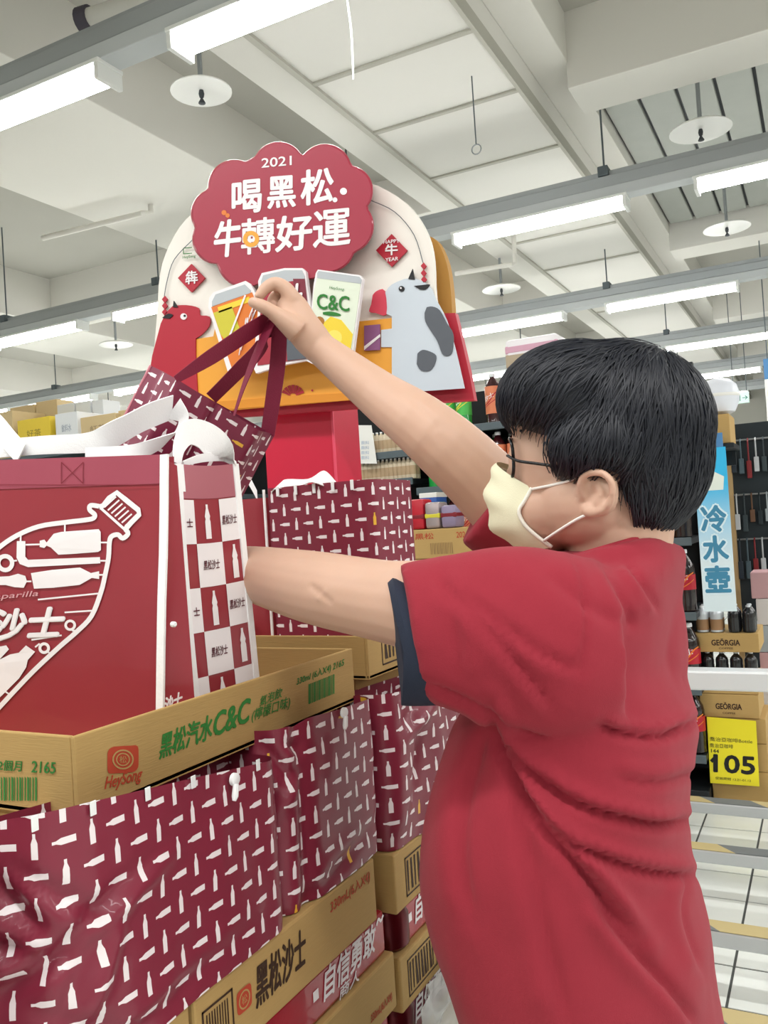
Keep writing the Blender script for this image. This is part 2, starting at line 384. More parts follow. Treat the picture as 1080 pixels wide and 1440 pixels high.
# sprinklers with round white heat-collector discs
def sprinkler(px, py, z, label, r=.2):
    p = onZ(px, py, z); x, y = p.x, p.y
    t = thing('sprinkler', label, 'sprinkler', (x, y, z - .09))
    obj('collector_disc', MB().lathe([(.0, .03), (.03, .022), (r * .9, .008), (r, -.004), (r, -.01), (.02, .006), (0, .006)], 28, (x, y, z), cap=False), m_white, t, smooth='auto')
    obj('drop_pipe', MB().tube([(x, y, z + .02), (x, y, 4.745)], .014, 8), m_galv, t)
    obj('spray_head', MB().lathe([(.012, .0), (.016, -.02), (.012, -.04), (.006, -.045), (.02, -.07), (.02, -.075), (.004, -.078)], 10, (x, y, z)), m_dark, t)
sprinkler(283, 127, 4.0, 'round white sprinkler disc above the near lights, top left of the display board', .17)
sprinkler(985, 182, 4.0, 'white sprinkler disc below the ribbed steel deck, highest of those at right', .2)
sprinkler(1022, 320, 3.95, 'white sprinkler disc right of picture just under the second light row')
sprinkler(705, 406, 3.9, 'small white sprinkler disc low behind the second light row, right of display board')
sprinkler(163, 484, 3.9, 'far white sprinkler disc at left above the maroon hanging bag')
# service pipes
p0, p1 = onZ(118, 28, 4.05), onZ(235, -8, 4.05)
t = thing('service_pipe', 'thick pale pipe with dark open end above the near light rail', 'pipe', (p0.x, p0.y, 4.0))
d = (p1 - p0).normalized(); q = p0 + d * 2.5
obj('pipe_body', MB().tube([p0, q], .045, 16), m_beam, t, smooth='auto'); obj('end_ring', MB().tube([p0 - d * .02, p0 + d * .04], .06, 16), mat('purple_grey', '#4b4652', rough=.6), t, smooth='auto')
for k in (.5, 1.4, 2.3): a = p0 + d * k; obj('pipe_hanger', MB().tube([a, a + Vector((0, 0, .75))], .008, 6), m_rod, t)
for (a, b, z, lab) in [((60, 335), (200, 300), 4.1, 'thin conduit crossing left behind hanging rods'), ((640, 385), (720, 372), 3.9, 'pale conduit with a bend right of the display board')]:
    A, B = onZ(*a, z), onZ(*b, z); solo('conduit', MB().tube([A, B, B + Vector((0, .1, .04)), B + Vector((0, .12, 4.74 - z))], .022, 10), m_beam, lab, 'pipe', smooth='auto')
p = onZ(497, 112, 3.3)
t = thing('hanging_string', 'thin white string dangling below the nearest light row', 'cord', p)
top = p + Vector((0, 0, 1.46)); obj('string', MB().tube(spline([p, p + Vector((.004, 0, .2)), p + Vector((-.01, 0, .5)), top], 5), .004, 6), m_white, t)
p = onZ(670, 210, 3.75)
t = thing('ceiling_hook', 'wire hook hanging from the white boarded duct', 'hook', p)
obj('wire', MB().tube([p + Vector((0, 0, .03)), p + Vector((0, 0, .46))], .004, 6), m_rod, t)
obj('ring', MB().tube([p + Vector((.03 * math.cos(a), 0, .03 * math.sin(a))) for a in np.linspace(0, 6.28, 14)], .004, 6), m_galv, t)
# ================================================================== the drinks island
m_card = mat('corrugated_card', '#b4945c', rough=.8, noise_amt=.06, noise_scale=30, bump=.15, bump_scale=60, stretch=(1, 1, 12))
m_cardin = mat('card_inside', '#b8955c', rough=.85, noise_amt=.05, noise_scale=20)
m_red = mat('glossy_red_board', '#c8213f', rough=.35)
m_film = mat('printed_red_film', '#a3142a', rough=.28, coat=.4, bump=.25, bump_scale=40)
m_inkd = mat('brown_ink', '#3a2416', rough=.7); m_inkw = mat('white_ink', '#f3eef0', rough=.6); m_inkg = mat('green_ink', '#2f7d34', rough=.7)
m_inko = mat('orange_red_ink', '#b5432a', rough=.7)
m_can = mat('dark_red_can', '#5a0d18', rough=.3, metal=.5); m_alu = mat('can_aluminium', '#c9ccd0', rough=.3, metal=.85)
m_bagred = mat('red_bag_cloth', '#98303b', rough=.42, coat=.25, bump=.12, bump_scale=25)
m_white_cloth = mat('white_webbing', '#fafafb', rough=.75, bump=.2, bump_scale=500)
m_print = bottle_print('maroon_bottle_print', '#80253a', .0250)
m_maroon = mat('maroon_webbing', '#7d1a38', rough=.6, bump=.2, bump_scale=500)
m_knob = mat('white_plastic', '#eef0f0', rough=.35)

def open_tray(mb, x0, x1, y0, y1, z0, z1, th=.005):
    mb.box((x0, y0, z0), (x1, y1, z0 + th), 1)
    mb.box((x1 - th, y0, z0), (x1, y1, z1), 0, bev=.0015); mb.box((x0, y0, z0), (x0 + th, y1, z1), 0, bev=.0015)
    mb.box((x0 + th, y0, z0), (x1 - th, y0 + th, z1), 0, bev=.0015); mb.box((x0 + th, y1 - th, z0), (x1 - th, y1, z1), 0, bev=.0015); return mb
def bars(mb, y0, y1, z0, z1, fn, n, mi=0):
    rnd = random.Random(int(y0 * 9999)); w = (y1 - y0) / n
    for k in range(n):
        a = y0 + k * w; shape(mb, [(a, z0), (a + w * rnd.choice((.3, .5, .75)), z0), (a + w * .5, z1), (a, z1)][:2] + [(a + w * .45, z1), (a, z1)], fn, mi)
def frame(mb, y0, y1, z0, z1, fn, w=.0025, mi=0):
    for p in ([(y0, z0), (y1, z0), (y1, z0 + w), (y0, z0 + w)], [(y0, z1 - w), (y1, z1 - w), (y1, z1), (y0, z1)], [(y0, z0), (y0 + w, z0), (y0 + w, z1), (y0, z1)], [(y1 - w, z0), (y1, z0), (y1, z1), (y1 - w, z1)]): shape(mb, p, fn, mi)
def seal(mb, cy, cz, s, fn, mi=0, mb2=None):
    """round-cornered brand seal: a coloured tile with a ring and a sign inside"""
    p = [(cy + s * (abs(math.cos(a)) ** .4) * math.copysign(1, math.cos(a)), cz + s * .95 * (abs(math.sin(a)) ** .4) * math.copysign(1, math.sin(a))) for a in np.linspace(0, 2 * math.pi, 24, endpoint=False)]
    shape(mb, p, fn, mi)
# plinth of plain cartons that carries the island (all but its top is below the frame)
m_base = mat('plain_card', '#b08d57', rough=.85, noise_amt=.06)
for i, (x0, x1, y0, y1, h, nm) in enumerate([(-.90, -.572, .20, .620, .705, 'first'), (-.90, -.572, .63, 1.035, .705, 'middle'), (-.905, -.57, 1.078, 1.50, .69, 'last')]):
    t = thing('carton_plinth', f'plain brown carton base under the {nm} stack of drink cases', 'carton', ((x0 + x1) / 2, (y0 + y1) / 2, 0))
    obj('carton_body', MB().box((x0, y0, 0), (x1, y1, h), bev=.004), m_base, t)
    obj('tape_strip', MB().box((x0 - .0005, (y0 + y1) / 2 - .025, h - .1), (x1 + .0005, (y0 + y1) / 2 + .025, h + .0004)), mat('parcel_tape', '#caa468', rough=.3), t)
def case(x0, x1, y0, y1, z0, label, group='film wrapped cases of canned drink', tray_h=.075, wrap_h=.06, purple=False, text_y=None, text_w=.13):
    z1 = z0 + tray_h; z2 = z1 + wrap_h - .001
    t = thing('drinks_case', label, 'drinks case', ((x0 + x1) / 2, (y0 + y1) / 2, z0), group)
    obj('tray', MB().box((x0, y0, z0), (x1, y1, z1), bev=.003), m_card, t)
    obj('printed_film', MB().box((x0 + .006, y0 + .034, z1 + .0005), (x1 - .008, y1 - .006, z2), bev=.006), mat('purple_glazed_film', '#7a2740', rough=.2, coat=.6, bump=.3, bump_scale=40) if purple else m_film, t)
    fn = lambda a, b: Vector((x1 - .0072, a, b)); ty = text_y if text_y is not None else y0 + .09
    mb = MB(); letters(mb, '自信勇敢', fn, text_w, .036, ty, z1 + .018, bold=.02, shear=.25); stroke(mb, sp2([(ty + text_w + .004, z2 - .012), (ty + text_w + .010, z2 - .006), (ty + text_w + .017, z2 - .011), (ty + text_w + .024, z2 - .006)]), .004, fn)
    letters(mb, '商人', fn, .05, .015, ty + .035, z1 + .0015, bold=.02, shear=.25); shape(mb, [(ty - .022, z1 + .028), (ty - .010, z1 + .028), (ty - .010, z1 + .04), (ty - .022, z1 + .04)], fn)
    obj('lettering', mb, m_inkw, t, label='white brush lettering on red film')
    # the cans that show at the open end of the film
    for k in range(4):
        cx = x1 - .034 - k * .068
        if cx < x0 + .03: break
        cn = obj('can', MB().lathe([(.026, 0), (.0315, .006), (.0315, wrap_h - .014), (.027, wrap_h - .004), (.026, wrap_h - .002)], 18, (cx, y0 + .033, z1 + .0005)), m_can, t, smooth='auto')
        obj('can_lid', MB().lathe([(.0262, 0), (.0262, .0012), (.022, .0004), (0, .0004)], 18, (cx, y0 + .033, z1 + wrap_h - .003), cap=False), m_alu, cn)
    return t, fn, x1
def tray_print(t, X, items):
    """ink on the long side of a tray; items (kind, y0, y1, z0, z1[, text])"""
    fn = lambda a, b: Vector((X + .0006, a, b))
    for it in items:
        k, y0, y1, z0, z1 = it[:5]; mb = MB()
        if k == 'frame': frame(mb, y0, y1, z0, z1, fn); bars(mb, y0 + .006, y1 - .006, z0 + .006, z1 - .006, fn, 9); obj('barcode', mb, m_inkd, t)
        elif k == 'bars': bars(mb, y0, y1, z0, z1, fn, 14); obj('barcode', mb, it[5], t)
        elif k == 'seal':
            cy, cz, s = (y0 + y1) / 2, (z0 + z1) / 2, (y1 - y0) / 2; seal(mb, cy, cz, s, fn); obj('seal_logo', mb, m_inko, t)
            f2 = lambda a, b: Vector((X + .0009, a, b)); mb = MB(); stroke(mb, circle((cy, cz), s * .68, 24), s * .13, f2, closed=True); letters(mb, '松', f2, s * .7, s * .7, cy - s * .35, cz - s * .35, bold=.0); obj('seal_sign', mb, m_card, t)
        else: letters(mb, it[5], fn, y1 - y0, z1 - z0, y0, z0, bold=.012 if len(it) < 8 else it[7], shear=.15); obj('lettering', mb, it[6], t)
# first and middle stacks
t, _, _ = case(-.90, -.568, .20, .620, .706, 'red film drinks case low at the near end of the island')
t, _, _ = case(-.90, -.568, .20, .620, .843, 'red film drinks case upper at the near end of the island')
t, _, _ = case(-.90, -.565, .63, 1.035, .706, 'red film drinks case second below the big patterned bags', text_y=.78)
t, _, _ = case(-.90, -.562, .63, 1.035, .843, 'red film case with white brush lettering right below the large patterned bags', text_y=.865, text_w=.135)
tray_print(t, -.562, [('text', .96, 1.02, .858, .872, '330mL(6入X4)', m_inko)])
def solid_tray(x0, x1, y0, y1, z0, z1, label):
    t = thing('carton_tray', label, 'carton', ((x0 + x1) / 2, (y0 + y1) / 2, z0), 'brown carton trays')
    obj('tray_body', MB().box((x0, y0, z0), (x1, y1, z1), bev=.003), m_card, t); return t
t = solid_tray(-.90, -.560, .20, .622, .980, 1.062, 'brown carton tray under the crumpled near end of the largest patterned bag')
t = solid_tray(-.90, -.560, .628, .992, .980, 1.062, 'brown tray printed with dark characters directly under the patterned bags')
ya = lambda px, py: onX(px, py, -.56).y
tray_print(t, -.56, [('frame', ya(283, 1425), ya(327, 1400), .992, 1.046), ('seal', ya(331, 1390), ya(353, 1390), 1.01, 1.04),
                     ('text', ya(358, 1385), ya(430, 1345), 1.005, 1.047, '黑松沙士', m_inkd, .02), ('text', ya(463, 1265), ya(519, 1225), 1.035, 1.052, '330mL(6入X4)', m_inko)])
# last stack, set a little further out
t, _, _ = case(-.905, -.562, 1.048, 1.47, .690, 'glazed purple red drinks case low beside the man, half behind plastic film', purple=True, text_y=1.10)
t, _, _ = case(-.905, -.560, 1.046, 1.47, .826, 'red film drinks case between two brown trays just beside the red shirt', text_y=1.115)
tray_print(t, -.56, [('frame', 1.068, 1.165, .838, .890)])
t = solid_tray(-.905, -.558, 1.043, 1.47, .963, 1.045, 'brown tray with black barcode frame beside the man under the third patterned bag')
tray_print(t, -.558, [('frame', 1.075, 1.19, .975, 1.03)])
# plain cartons hidden behind the patterned bags carry the two upper trays
solo('carton', MB().box((-.95, .56, 1.0625), (-.635, 1.02, 1.258), bev=.003), m_base, 'plain carton behind the patterned bags carrying the open lemon soda tray', 'carton')
solo('carton', MB().box((-.90, 1.10, 1.046), (-.635, 1.47, 1.278), bev=.003), m_base, 'plain carton behind the third patterned bag carrying the far open tray', 'carton')

# open tray printed in green, lying on the bags
t = thing('soda_tray', 'open brown lemon soda tray printed in green holding the red and checked bags', 'tray', (-.76, .79, 1.259), None)
obj('tray_body', open_tray(MB(), -1.03, -.598, .538, 1.035, 1.259, 1.332), [m_card, m_cardin], t)
fx = lambda a, b: onX(a, b, -.5974)
def px_text(t, s, x0, y0, x1, y1, h, m, bold=.012, shear=.2, fn=fx, name='lettering'):
    """print s along the line (x0, y0)-(x1, y1) of the surface fn, h tall"""
    mb = MB(); L = math.hypot(x1 - x0, y1 - y0); ux, uy = (x1 - x0) / L, (y1 - y0) / L
    g = lambda a, b: fn(x0 + ux * a, y0 + uy * a - b)
    letters(mb, s, g, L, h, bold=bold, shear=shear); return obj(name, mb, m, t)
px_text(t, '黑松汽水', 224, 1068, 298, 1038, 34, m_inkg, .02)
px_text(t, 'C&C', 301, 1036, 352, 1013, 32, m_inkg, .03)
px_text(t, '(檸檬口味)', 354, 1017, 408, 997, 19, m_inkg, .005)
px_text(t, '氣泡飲', 365, 994, 397, 980, 14, m_inkg, .005)
px_text(t, '330ml (6入X4) 2165', 417, 966, 484, 938, 13, m_inkg, .01)
mb = MB()
for k in range(16):
    x = 434 + k * 2.3; shape(mb, [(x, 990 - (x - 434) * .42), (x + (1.2 if k % 3 else 1.9), 990 - (x - 434) * .42), (x + (1.2 if k % 3 else 1.9), 962 - (x - 434) * .40), (x, 962 - (x - 434) * .40)], fx)
obj('barcode', mb, m_inkg, t)
mb = MB(); q = [(151, 1052), (195, 1045), (194, 1084), (152, 1092)]; c = (173, 1068)
rp = [(c[0] + 22 * (abs(math.cos(a)) ** .35) * math.copysign(1, math.cos(a)), c[1] + 19 * (abs(math.sin(a)) ** .35) * math.copysign(1, math.sin(a)) - .17 * 22 * math.cos(a)) for a in np.linspace(0, 2 * math.pi, 28, endpoint=False)]
shape(mb, rp, fx); obj('seal_logo', mb, m_inko, t)
fx2 = lambda a, b: onX(a, b, -.5970); mb = MB(); stroke(mb, circle(c, 14, 24, 13), 2.2, fx2, closed=True); stroke(mb, circle(c, 9, 20, 8.5), 1.6, fx2, closed=True); letters(mb, '松', lambda a, b: fx2(a, -b), 10, 10, c[0] - 5, -c[1] - 5, 0); obj('seal_sign', mb, m_card, t)
px_text(t, 'HeySong', 147, 1115, 200, 1101, 22, m_inko, .015, .35)
fy = lambda a, b: onY(a, b, .5374)
px_text(t, '12個月', -8, 1083, 31, 1085, 15, m_inkg, .01, .1, fy); px_text(t, '2165', 44, 1086, 78, 1088, 16, m_inkg, .015, .1, fy)
mb = MB()
for k in range(17): x = -10 + k * 3.7; wd = (1.6, 2.6, 1.2)[k % 3]; shape(mb, [(x, 1126), (x + wd, 1126), (x + wd, 1094), (x, 1092)], fy)
obj('barcode', mb, m_inkg, t)
# far open tray that holds the back patterned bag
t = thing('carton_tray', 'open brown tray under the patterned bag standing in front of the red column', 'carton', (-.75, 1.28, 1.279), 'brown carton trays')
obj('tray_body', open_tray(MB(), -.93, -.600, 1.083, 1.47, 1.279, 1.342), [m_card, m_cardin], t)
mb = MB(); fn = lambda a, b: Vector((-.5994, a, b)); frame(mb, 1.125, 1.26, 1.292, 1.33, fn); bars(mb, 1.135, 1.25, 1.30, 1.322, fn, 9); obj('barcode', mb, m_inkd, t)

# ------------------------------------------------------------------ bags
def soft_sheet(path, ztop, zbot, nz=40, amp=.004, freq=14, seed=0, bulge=0.0, dents=(), lean=None, seg=.008, hem=.0):
    """cloth standing on a plan path [(x, y)...]; ztop a list of heights per path point; UVs run in metres"""
    P = [Vector((p[0], p[1], 0)) for p in path]; L = [0]
    for a, b in zip(P, P[1:]): L.append(L[-1] + (b - a).length)
    n = max(2, int(L[-1] / seg)); pts, zt, us = [], [], []
    ztl = ztop if isinstance(ztop, (list, tuple)) else [ztop] * len(P)
    for i in range(n + 1):
        s = L[-1] * i / n; k = 0
        while k < len(L) - 2 and L[k + 1] < s: k += 1
        f = (s - L[k]) / max(1e-9, L[k + 1] - L[k]); pts.append(P[k].lerp(P[k + 1], f)); zt.append(ztl[k] + (ztl[k + 1] - ztl[k]) * f); us.append(s)
    for _ in range(2): pts = [pts[0]] + [(pts[i - 1] + pts[i] * 2 + pts[i + 1]) / 4 for i in range(1, n)] + [pts[-1]]
    rings, uv = [], []
    for j in range(nz + 1):
        t = j / nz; r = []
        for i in range(n + 1):
            tan = (pts[min(i + 1, n)] - pts[max(i - 1, 0)]).normalized(); nrm = Vector((tan.y, -tan.x, 0))
            z = zbot + (zt[i] - zbot) * t; p = pts[i] + Vector((0, 0, z))
            q = Vector((us[i] * freq + seed * 7.3, z * freq * .7, seed)); d = noise.noise(q) * amp + noise.noise(q * 2.3) * amp * .45
            d *= min(1, (1 - t) * 6 + .15); d += bulge * math.sin(math.pi * t) * .8 * math.sin(math.pi * i / n)
            for (du, dz, ang, ln, wd, dep) in dents:
                a, b = us[i] - du, z - dz; c, s_ = math.cos(ang), math.sin(ang); x, y = a * c + b * s_, -a * s_ + b * c
                d += dep * math.exp(-(y / wd) ** 2 - (x / ln) ** 2) - .45 * dep * math.exp(-((y - 1.9 * wd) / wd) ** 2 - (x / ln) ** 2)
            p += nrm * d
            if lean is not None: p += Vector(lean) * t
            r.append(p); uv.append((us[i], z))
        rings.append(r)
    return rings, uv
def add_sheet(mb, rings, uv, mi=0): mb.rings(rings, mi, cap=False, closed=False, uvs=uv); return mb
def knob(t, p, nrm, r=.006):
    nrm = Vector(nrm).normalized(); mb = MB().tube([p - nrm * .002, p + nrm * .002, p + nrm * .0035], [r, r, r * .6], 14); return obj('snap_button', mb, m_knob, t, smooth='auto')
def loop_tab(t, p, nrm=(1, 0, 0)):
    """white plastic button with its little dangling tab"""
    o = knob(t, p, nrm, .0065); obj('button_tab', MB().tube([p + Vector((.003, -.002, -.004)), p + Vector((.004, -.006, -.015)), p + Vector((.004, -.008, -.019))], [.003, .0035, .002], 8), m_knob, o, smooth='auto')
# largest patterned bag: long face towards the aisle, crumpled gusset at its near end
t = thing('shopping_bag', 'large maroon bag with white bottle print, crumpled near end, below the green printed tray', 'bag', (-.6, .6, 1.063), 'maroon bottle print bags')
path = [(-.632, .792), (-.632, .39), (-.60, .365), (-.566, .388), (-.580, .424), (-.615, .447), (-.600, .462), (-.566, .474), (-.556, .51), (-.556, .62), (-.558, .772), (-.571, .792), (-.632, .793)]
zt = [1.25, 1.285, 1.288, 1.284, 1.278, 1.272, 1.284, 1.289, 1.287, 1.272, 1.250, 1.249, 1.249]
dents = [(.585, 1.225, 2.35, .05, .010, -.012), (.62, 1.17, .5, .05, .009, -.013), (.66, 1.14, 1.0, .05, .010, .009), (.57, 1.19, 2.8, .05, .008, -.012), (.68, 1.19, .25, .06, .008, .007), (.64, 1.215, 2.5, .05, .007, -.008), (.66, 1.10, 2.6, .05, .009, -.009), (.54, 1.10, 1.9, .05, .012, -.006), (.70, 1.075, .1, .12, .010, -.006)]
r_, uv_ = soft_sheet(path, zt, 1.0635, nz=46, amp=.0035, freq=13, seed=1, bulge=.004, dents=dents, seg=.006)
obj('bag_body', add_sheet(MB(), r_, uv_), m_print, t, smooth=True)
loop_tab(t, onX(330, 1096, -.5515))
mb = MB()
for px in (49, 131, 208, 272, 363): p = onX(px, 1152 - (px - 49) * .262 + 6, -.5535); mb.box((p.x - .0006, p.y - .0032, p.z - .006), (p.x + .0006, p.y + .0032, p.z + .006), bev=.0005)
obj('hem_tabs', mb, m_knob, t)['kind'] = 'stuff'
t2 = thing('shopping_bag', 'middle maroon bottle print bag, gathered fold at its near edge, under the tray barcode', 'bag', (-.61, .94, 1.063), 'maroon bottle print bags')
path = [(-.64, 1.03), (-.64, .80), (-.60, .797), (-.575, .802), (-.563, .82), (-.574, .838), (-.562, .858), (-.560, .93), (-.562, 1.012), (-.58, 1.03), (-.64, 1.031)]
zt = [1.27, 1.272, 1.274, 1.275, 1.276, 1.270, 1.277, 1.272, 1.268, 1.267, 1.267]
r_, uv_ = soft_sheet(path, zt, 1.0635, nz=44, amp=.003, freq=14, seed=5, bulge=.003, dents=[(.30, 1.235, 2.2, .03, .008, -.009), (.315, 1.20, .7, .03, .008, .006), (.33, 1.25, 2.7, .02, .006, -.006), (.42, 1.085, .2, .08, .01, -.006)], seg=.006)
obj('bag_body', add_sheet(MB(), r_, uv_), m_print, t2, smooth=True); loop_tab(t2, onX(484, 1002, -.5545))
t3 = thing('shopping_bag', 'shaded maroon bottle print bag squeezed between the tray and the red shirt', 'bag', (-.61, 1.2, 1.046), 'maroon bottle print bags')
path = [(-.632, 1.35), (-.632, 1.06), (-.60, 1.047), (-.566, 1.05), (-.553, 1.068), (-.558, 1.12), (-.545, 1.19), (-.548, 1.27), (-.57, 1.34), (-.632, 1.351)]
r_, uv_ = soft_sheet(path, [1.25, 1.262, 1.264, 1.265, 1.265, 1.258, 1.245, 1.235, 1.23, 1.23], 1.0465, nz=40, amp=.006, freq=15, seed=9, bulge=.006, dents=[(.45, 1.21, .3, .05, .012, .012), (.44, 1.16, 1.2, .05, .010, -.008)], seg=.006)
obj('bag_body', add_sheet(MB(), r_, uv_), m_print, t3, smooth=True)
# patterned bag standing in the far tray
t4 = thing('shopping_bag', 'upright maroon bottle print bag before the red column, stuffed with white cloth', 'bag', (-.77, 1.32, 1.285), 'maroon bottle print bags')
Y4 = 1.235; xa = onY(373, 680, Y4).x; xb = onY(524, 680, Y4).x; ze = onY(450, 680, Y4).z
path = [(xa, Y4 + .15), (xa - .002, Y4 + .07), (xa, Y4), ((xa + xb) / 2, Y4 - .006), (xb - .012, Y4), (xb, Y4 + .012), (xb + .004, Y4 + .07), (xb, Y4 + .15), (xa, Y4 + .151)]
r_, uv_ = soft_sheet(path, ze, 1.2855, nz=40, amp=.002, freq=10, seed=12, seg=.006)
obj('bag_body', add_sheet(MB(), r_, uv_), m_print, t4, smooth=True)
obj('edge_piping', MB().tube([Vector((xa - .002, Y4 - .003, 1.29)), Vector((xa - .002, Y4 - .003, ze - .002))], .0025, 8), m_white_cloth, t4)
mb = MB(); ribbon(mb, [(xa + .01, Y4 + .03, ze - .02), (xa + .02, Y4 + .01, ze + .004), (xa + .07, Y4 + .02, ze + .006), (xa + .11, Y4 + .0, ze + .012), (xa + .13, Y4 + .02, ze - .004)], (.1, .9, .5), [.02, .035, .022, .04, .015])
obj('handle', mb, m_white_cloth, t4, smooth='auto')
mb = MB()
for k in range(5): x = xa + .03 + k * .037; mb.box((x - .003, Y4 - .0085, ze - .016), (x + .003, Y4 - .0065, ze + .001), bev=.0006)
obj('hem_tabs', mb, m_knob, t4)['kind'] = 'stuff'

# plain red bag wedged beside it
tr_ = thing('shopping_bag', 'plain dark red bag wedged between the checked bag and the upright maroon bag', 'bag', (xa - .08, Y4 + .08, 1.285))
r_, uv_ = soft_sheet([(xa - .15, Y4 + .16), (xa - .15, Y4 + .02), (xa - .08, Y4 + .012), (xa - .012, Y4 + .02), (xa - .010, Y4 + .16), (xa - .15, Y4 + .161)], ze - .015, 1.2855, nz=20, amp=.003, seed=21)
obj('bag_body', add_sheet(MB(), r_, uv_), m_bagred, tr_, smooth=True)
obj('handle', MB().rings([[Vector((xa - .12 + .08 * k / 8, Y4 + .03, ze - .02 + .05 * math.sin(math.pi * k / 8) + e)) for e in (0, .02)] for k in range(9)], closed=False, cap=False), m_white_cloth, tr_)
# front red bag with the big bottle-frame print
YA = .700
crum = lambda p: .0022 * noise.noise(Vector((p.x * 8 + p.z * 5, 0, p.z * 6 - p.x * 3))) + .0007 * noise.noise(Vector((p.x * 24, 3, p.z * 24)))
def fa(a, b, o=.0014): p = onY(a, b, YA); return Vector((p.x, p.y + crum(p) - o, p.z))
t = thing('shopping_bag', 'glossy red bag with large white bottle outline print, front in the soda tray', 'bag', (-.8, .71, 1.265), 'red white trimmed bags')
nx, nz = 36, 34; vs, uvs = [], []
c_tl, c_tr, c_br, c_bl = (-128, 652), (232, 639), (226, 1062), (-120, 1086)
def fa_surf(s, q):
    x = (c_tl[0] * (1 - s) + c_tr[0] * s) * (1 - q) + (c_bl[0] * (1 - s) + c_br[0] * s) * q; y = (c_tl[1] * (1 - s) + c_tr[1] * s) * (1 - q) + (c_bl[1] * (1 - s) + c_br[1] * s) * q
    p = onY(x, y, YA); p.y += crum(p); return p
fr = [[fa_surf(i / nx, 1 - j / nz) for i in range(nx + 1)] for j in range(nz + 1)]
mb = MB().rings(fr, cap=False, closed=False)
bk = [[p + Vector((-.012, .028, 0)) for p in r] for r in fr]; mb.rings([r[::-1] for r in bk], cap=False, closed=False)
obj('bag_body', mb, m_bagred, t, smooth=True)
gx = lambda a, b: onX(a, b, -.617)
g0 = [fa_surf(1, 1 - j / 12) for j in range(13)]; g2 = [onX(249 + 29 * (j / 12 if False else 1 - j / 12), 655 + 345 * (1 - j / 12) * 1.12, -.622) for j in range(13)]
mid = [(a + b) / 2 + Vector((-.004, 0, 0)) for a, b in zip(g0, g2)]
obj('gusset', MB().rings([[a, m, b] for a, m, b in zip(g0, mid, g2)], cap=False, closed=False), m_bagred, t, smooth=True)
obj('edge_piping', MB().rings([[p + Vector(d) for d in ((-.005, -.0025, 0), (.0045, -.002, 0), (.0045, .001, 0), (-.005, .001, 0))] for p in g0]), m_white_cloth, t)
obj('hem_band', MB().rings([[fa(-126 + k * 17.85, 651 - k * .6 + d, .0009) for k in range(21)] for d in (41, 0)], cap=False, closed=False), mat('hem_cloth', '#a3485a', rough=.5, coat=.1), t)
mb = MB()
for a in ((88, 650, 118, 680), (118, 650, 88, 680), (88, 650, 88, 680), (118, 650, 118, 680)): stroke(mb, [a[:2], a[2:]], .9, lambda x, y: fa(x, y, .0018))
stroke(mb, [(0, 682), (222, 682)], .9, lambda x, y: fa(x, y, .0018)); obj('stitching', mb, mat('dark_thread', '#7d1c2a'), t)
# the print: traced in the bag's own plane
S = 260 / 1012.0; T = lambda pts: [(x * S, 640 + y * S) for x, y in pts]
mb = MB(); w = 26 * S
out = sp2(T([(-120, 640), (-60, 570), (0, 510), (100, 440), (220, 390), (360, 368), (470, 355), (515, 345), (522, 325), (495, 300), (500, 275), (545, 280)]), 4)
stroke(mb, out, w, fa)
stroke(mb, T([(545, 285), (570, 275), (600, 235), (640, 205), (690, 245), (760, 300), (765, 325), (720, 370), (690, 405)]), w * 1.1, fa)
stroke(mb, T([(555, 290), (600, 330), (690, 410)]), w * .55, fa)
stroke(mb, sp2(T([(690, 405), (705, 430), (675, 455), (650, 435), (615, 445), (603, 480), (598, 560), (580, 650), (555, 750), (505, 880), (420, 970), (330, 1050), (150, 1220), (0, 1380), (-100, 1480)]), 4), w, fa)
for k in range(7):
    a = (575 + k * 19, 285 + k * 17); stroke(mb, T([a, (a[0] + 62 - k * 1.5, a[1] - 58 + k * 2)]), 10 * S if 0 else 2.3, fa)
shape(mb, T([(225, 468), (250, 462), (262, 478), (300, 430), (340, 420), (450, 412), (545, 405), (556, 420), (556, 520), (540, 530), (410, 540), (325, 545), (285, 505), (262, 495), (250, 508), (225, 502)]), fa)
shape(mb, T([(180, 645), (290, 628), (440, 615), (500, 645), (545, 635), (545, 678), (505, 672), (440, 710), (300, 725), (195, 730)]), fa)
shape(mb, T([(-80, 650), (0, 665), (60, 662), (110, 648), (150, 660), (158, 690), (140, 725), (90, 722), (40, 710), (-80, 712)]), fa)
shape(mb, T([(102, 470), (148, 470), (150, 555), (165, 572), (550, 558), (552, 592), (165, 612), (120, 595), (102, 560)]), fa)
stroke(mb, T(circle((40, 590), 38, 24)), 24 * S, fa, closed=True)
stroke(mb, T(circle((390, 930), 24, 18)), 14 * S, fa, closed=True); stroke(mb, T(circle((250, 1055), 24, 18)), 16 * S, fa, closed=True)
for a, b in [((150, 490), (225, 488)), ((555, 478), (600, 478)), ((360, 368), (360, 425)), ((122, 440), (122, 475)), ((85, 578), (105, 576)), ((552, 578), (585, 578)), ((545, 655), (575, 655)), ((155, 690), (182, 690)), ((215, 790), (540, 757)), ((180, 1010), (345, 985)), ((360, 860), (520, 850)), ((400, 960), (440, 960)), ((200, 1050), (225, 1030)), ((270, 1075), (290, 1090)), ((30, 1290), (60, 1310))]: stroke(mb, T([a, b]), 9 * S, fa)
shape(mb, T([(-60, 1150), (60, 1090), (110, 1080), (150, 1040), (200, 1075), (160, 1120), (150, 1160), (110, 1220), (0, 1330), (-60, 1330)]), fa)
shape(mb, T([(-60, 1060), (40, 1040), (55, 1062), (0, 1120), (-60, 1150)]), fa)
obj('bottle_artwork', mb, m_inkw, t, label='white bottle outline artwork')
px_text(t, 'Sarsaparilla', -42, 848, 56, 840, 10, mat('pink_ink', '#d9a3a8'), .01, .2, fa)
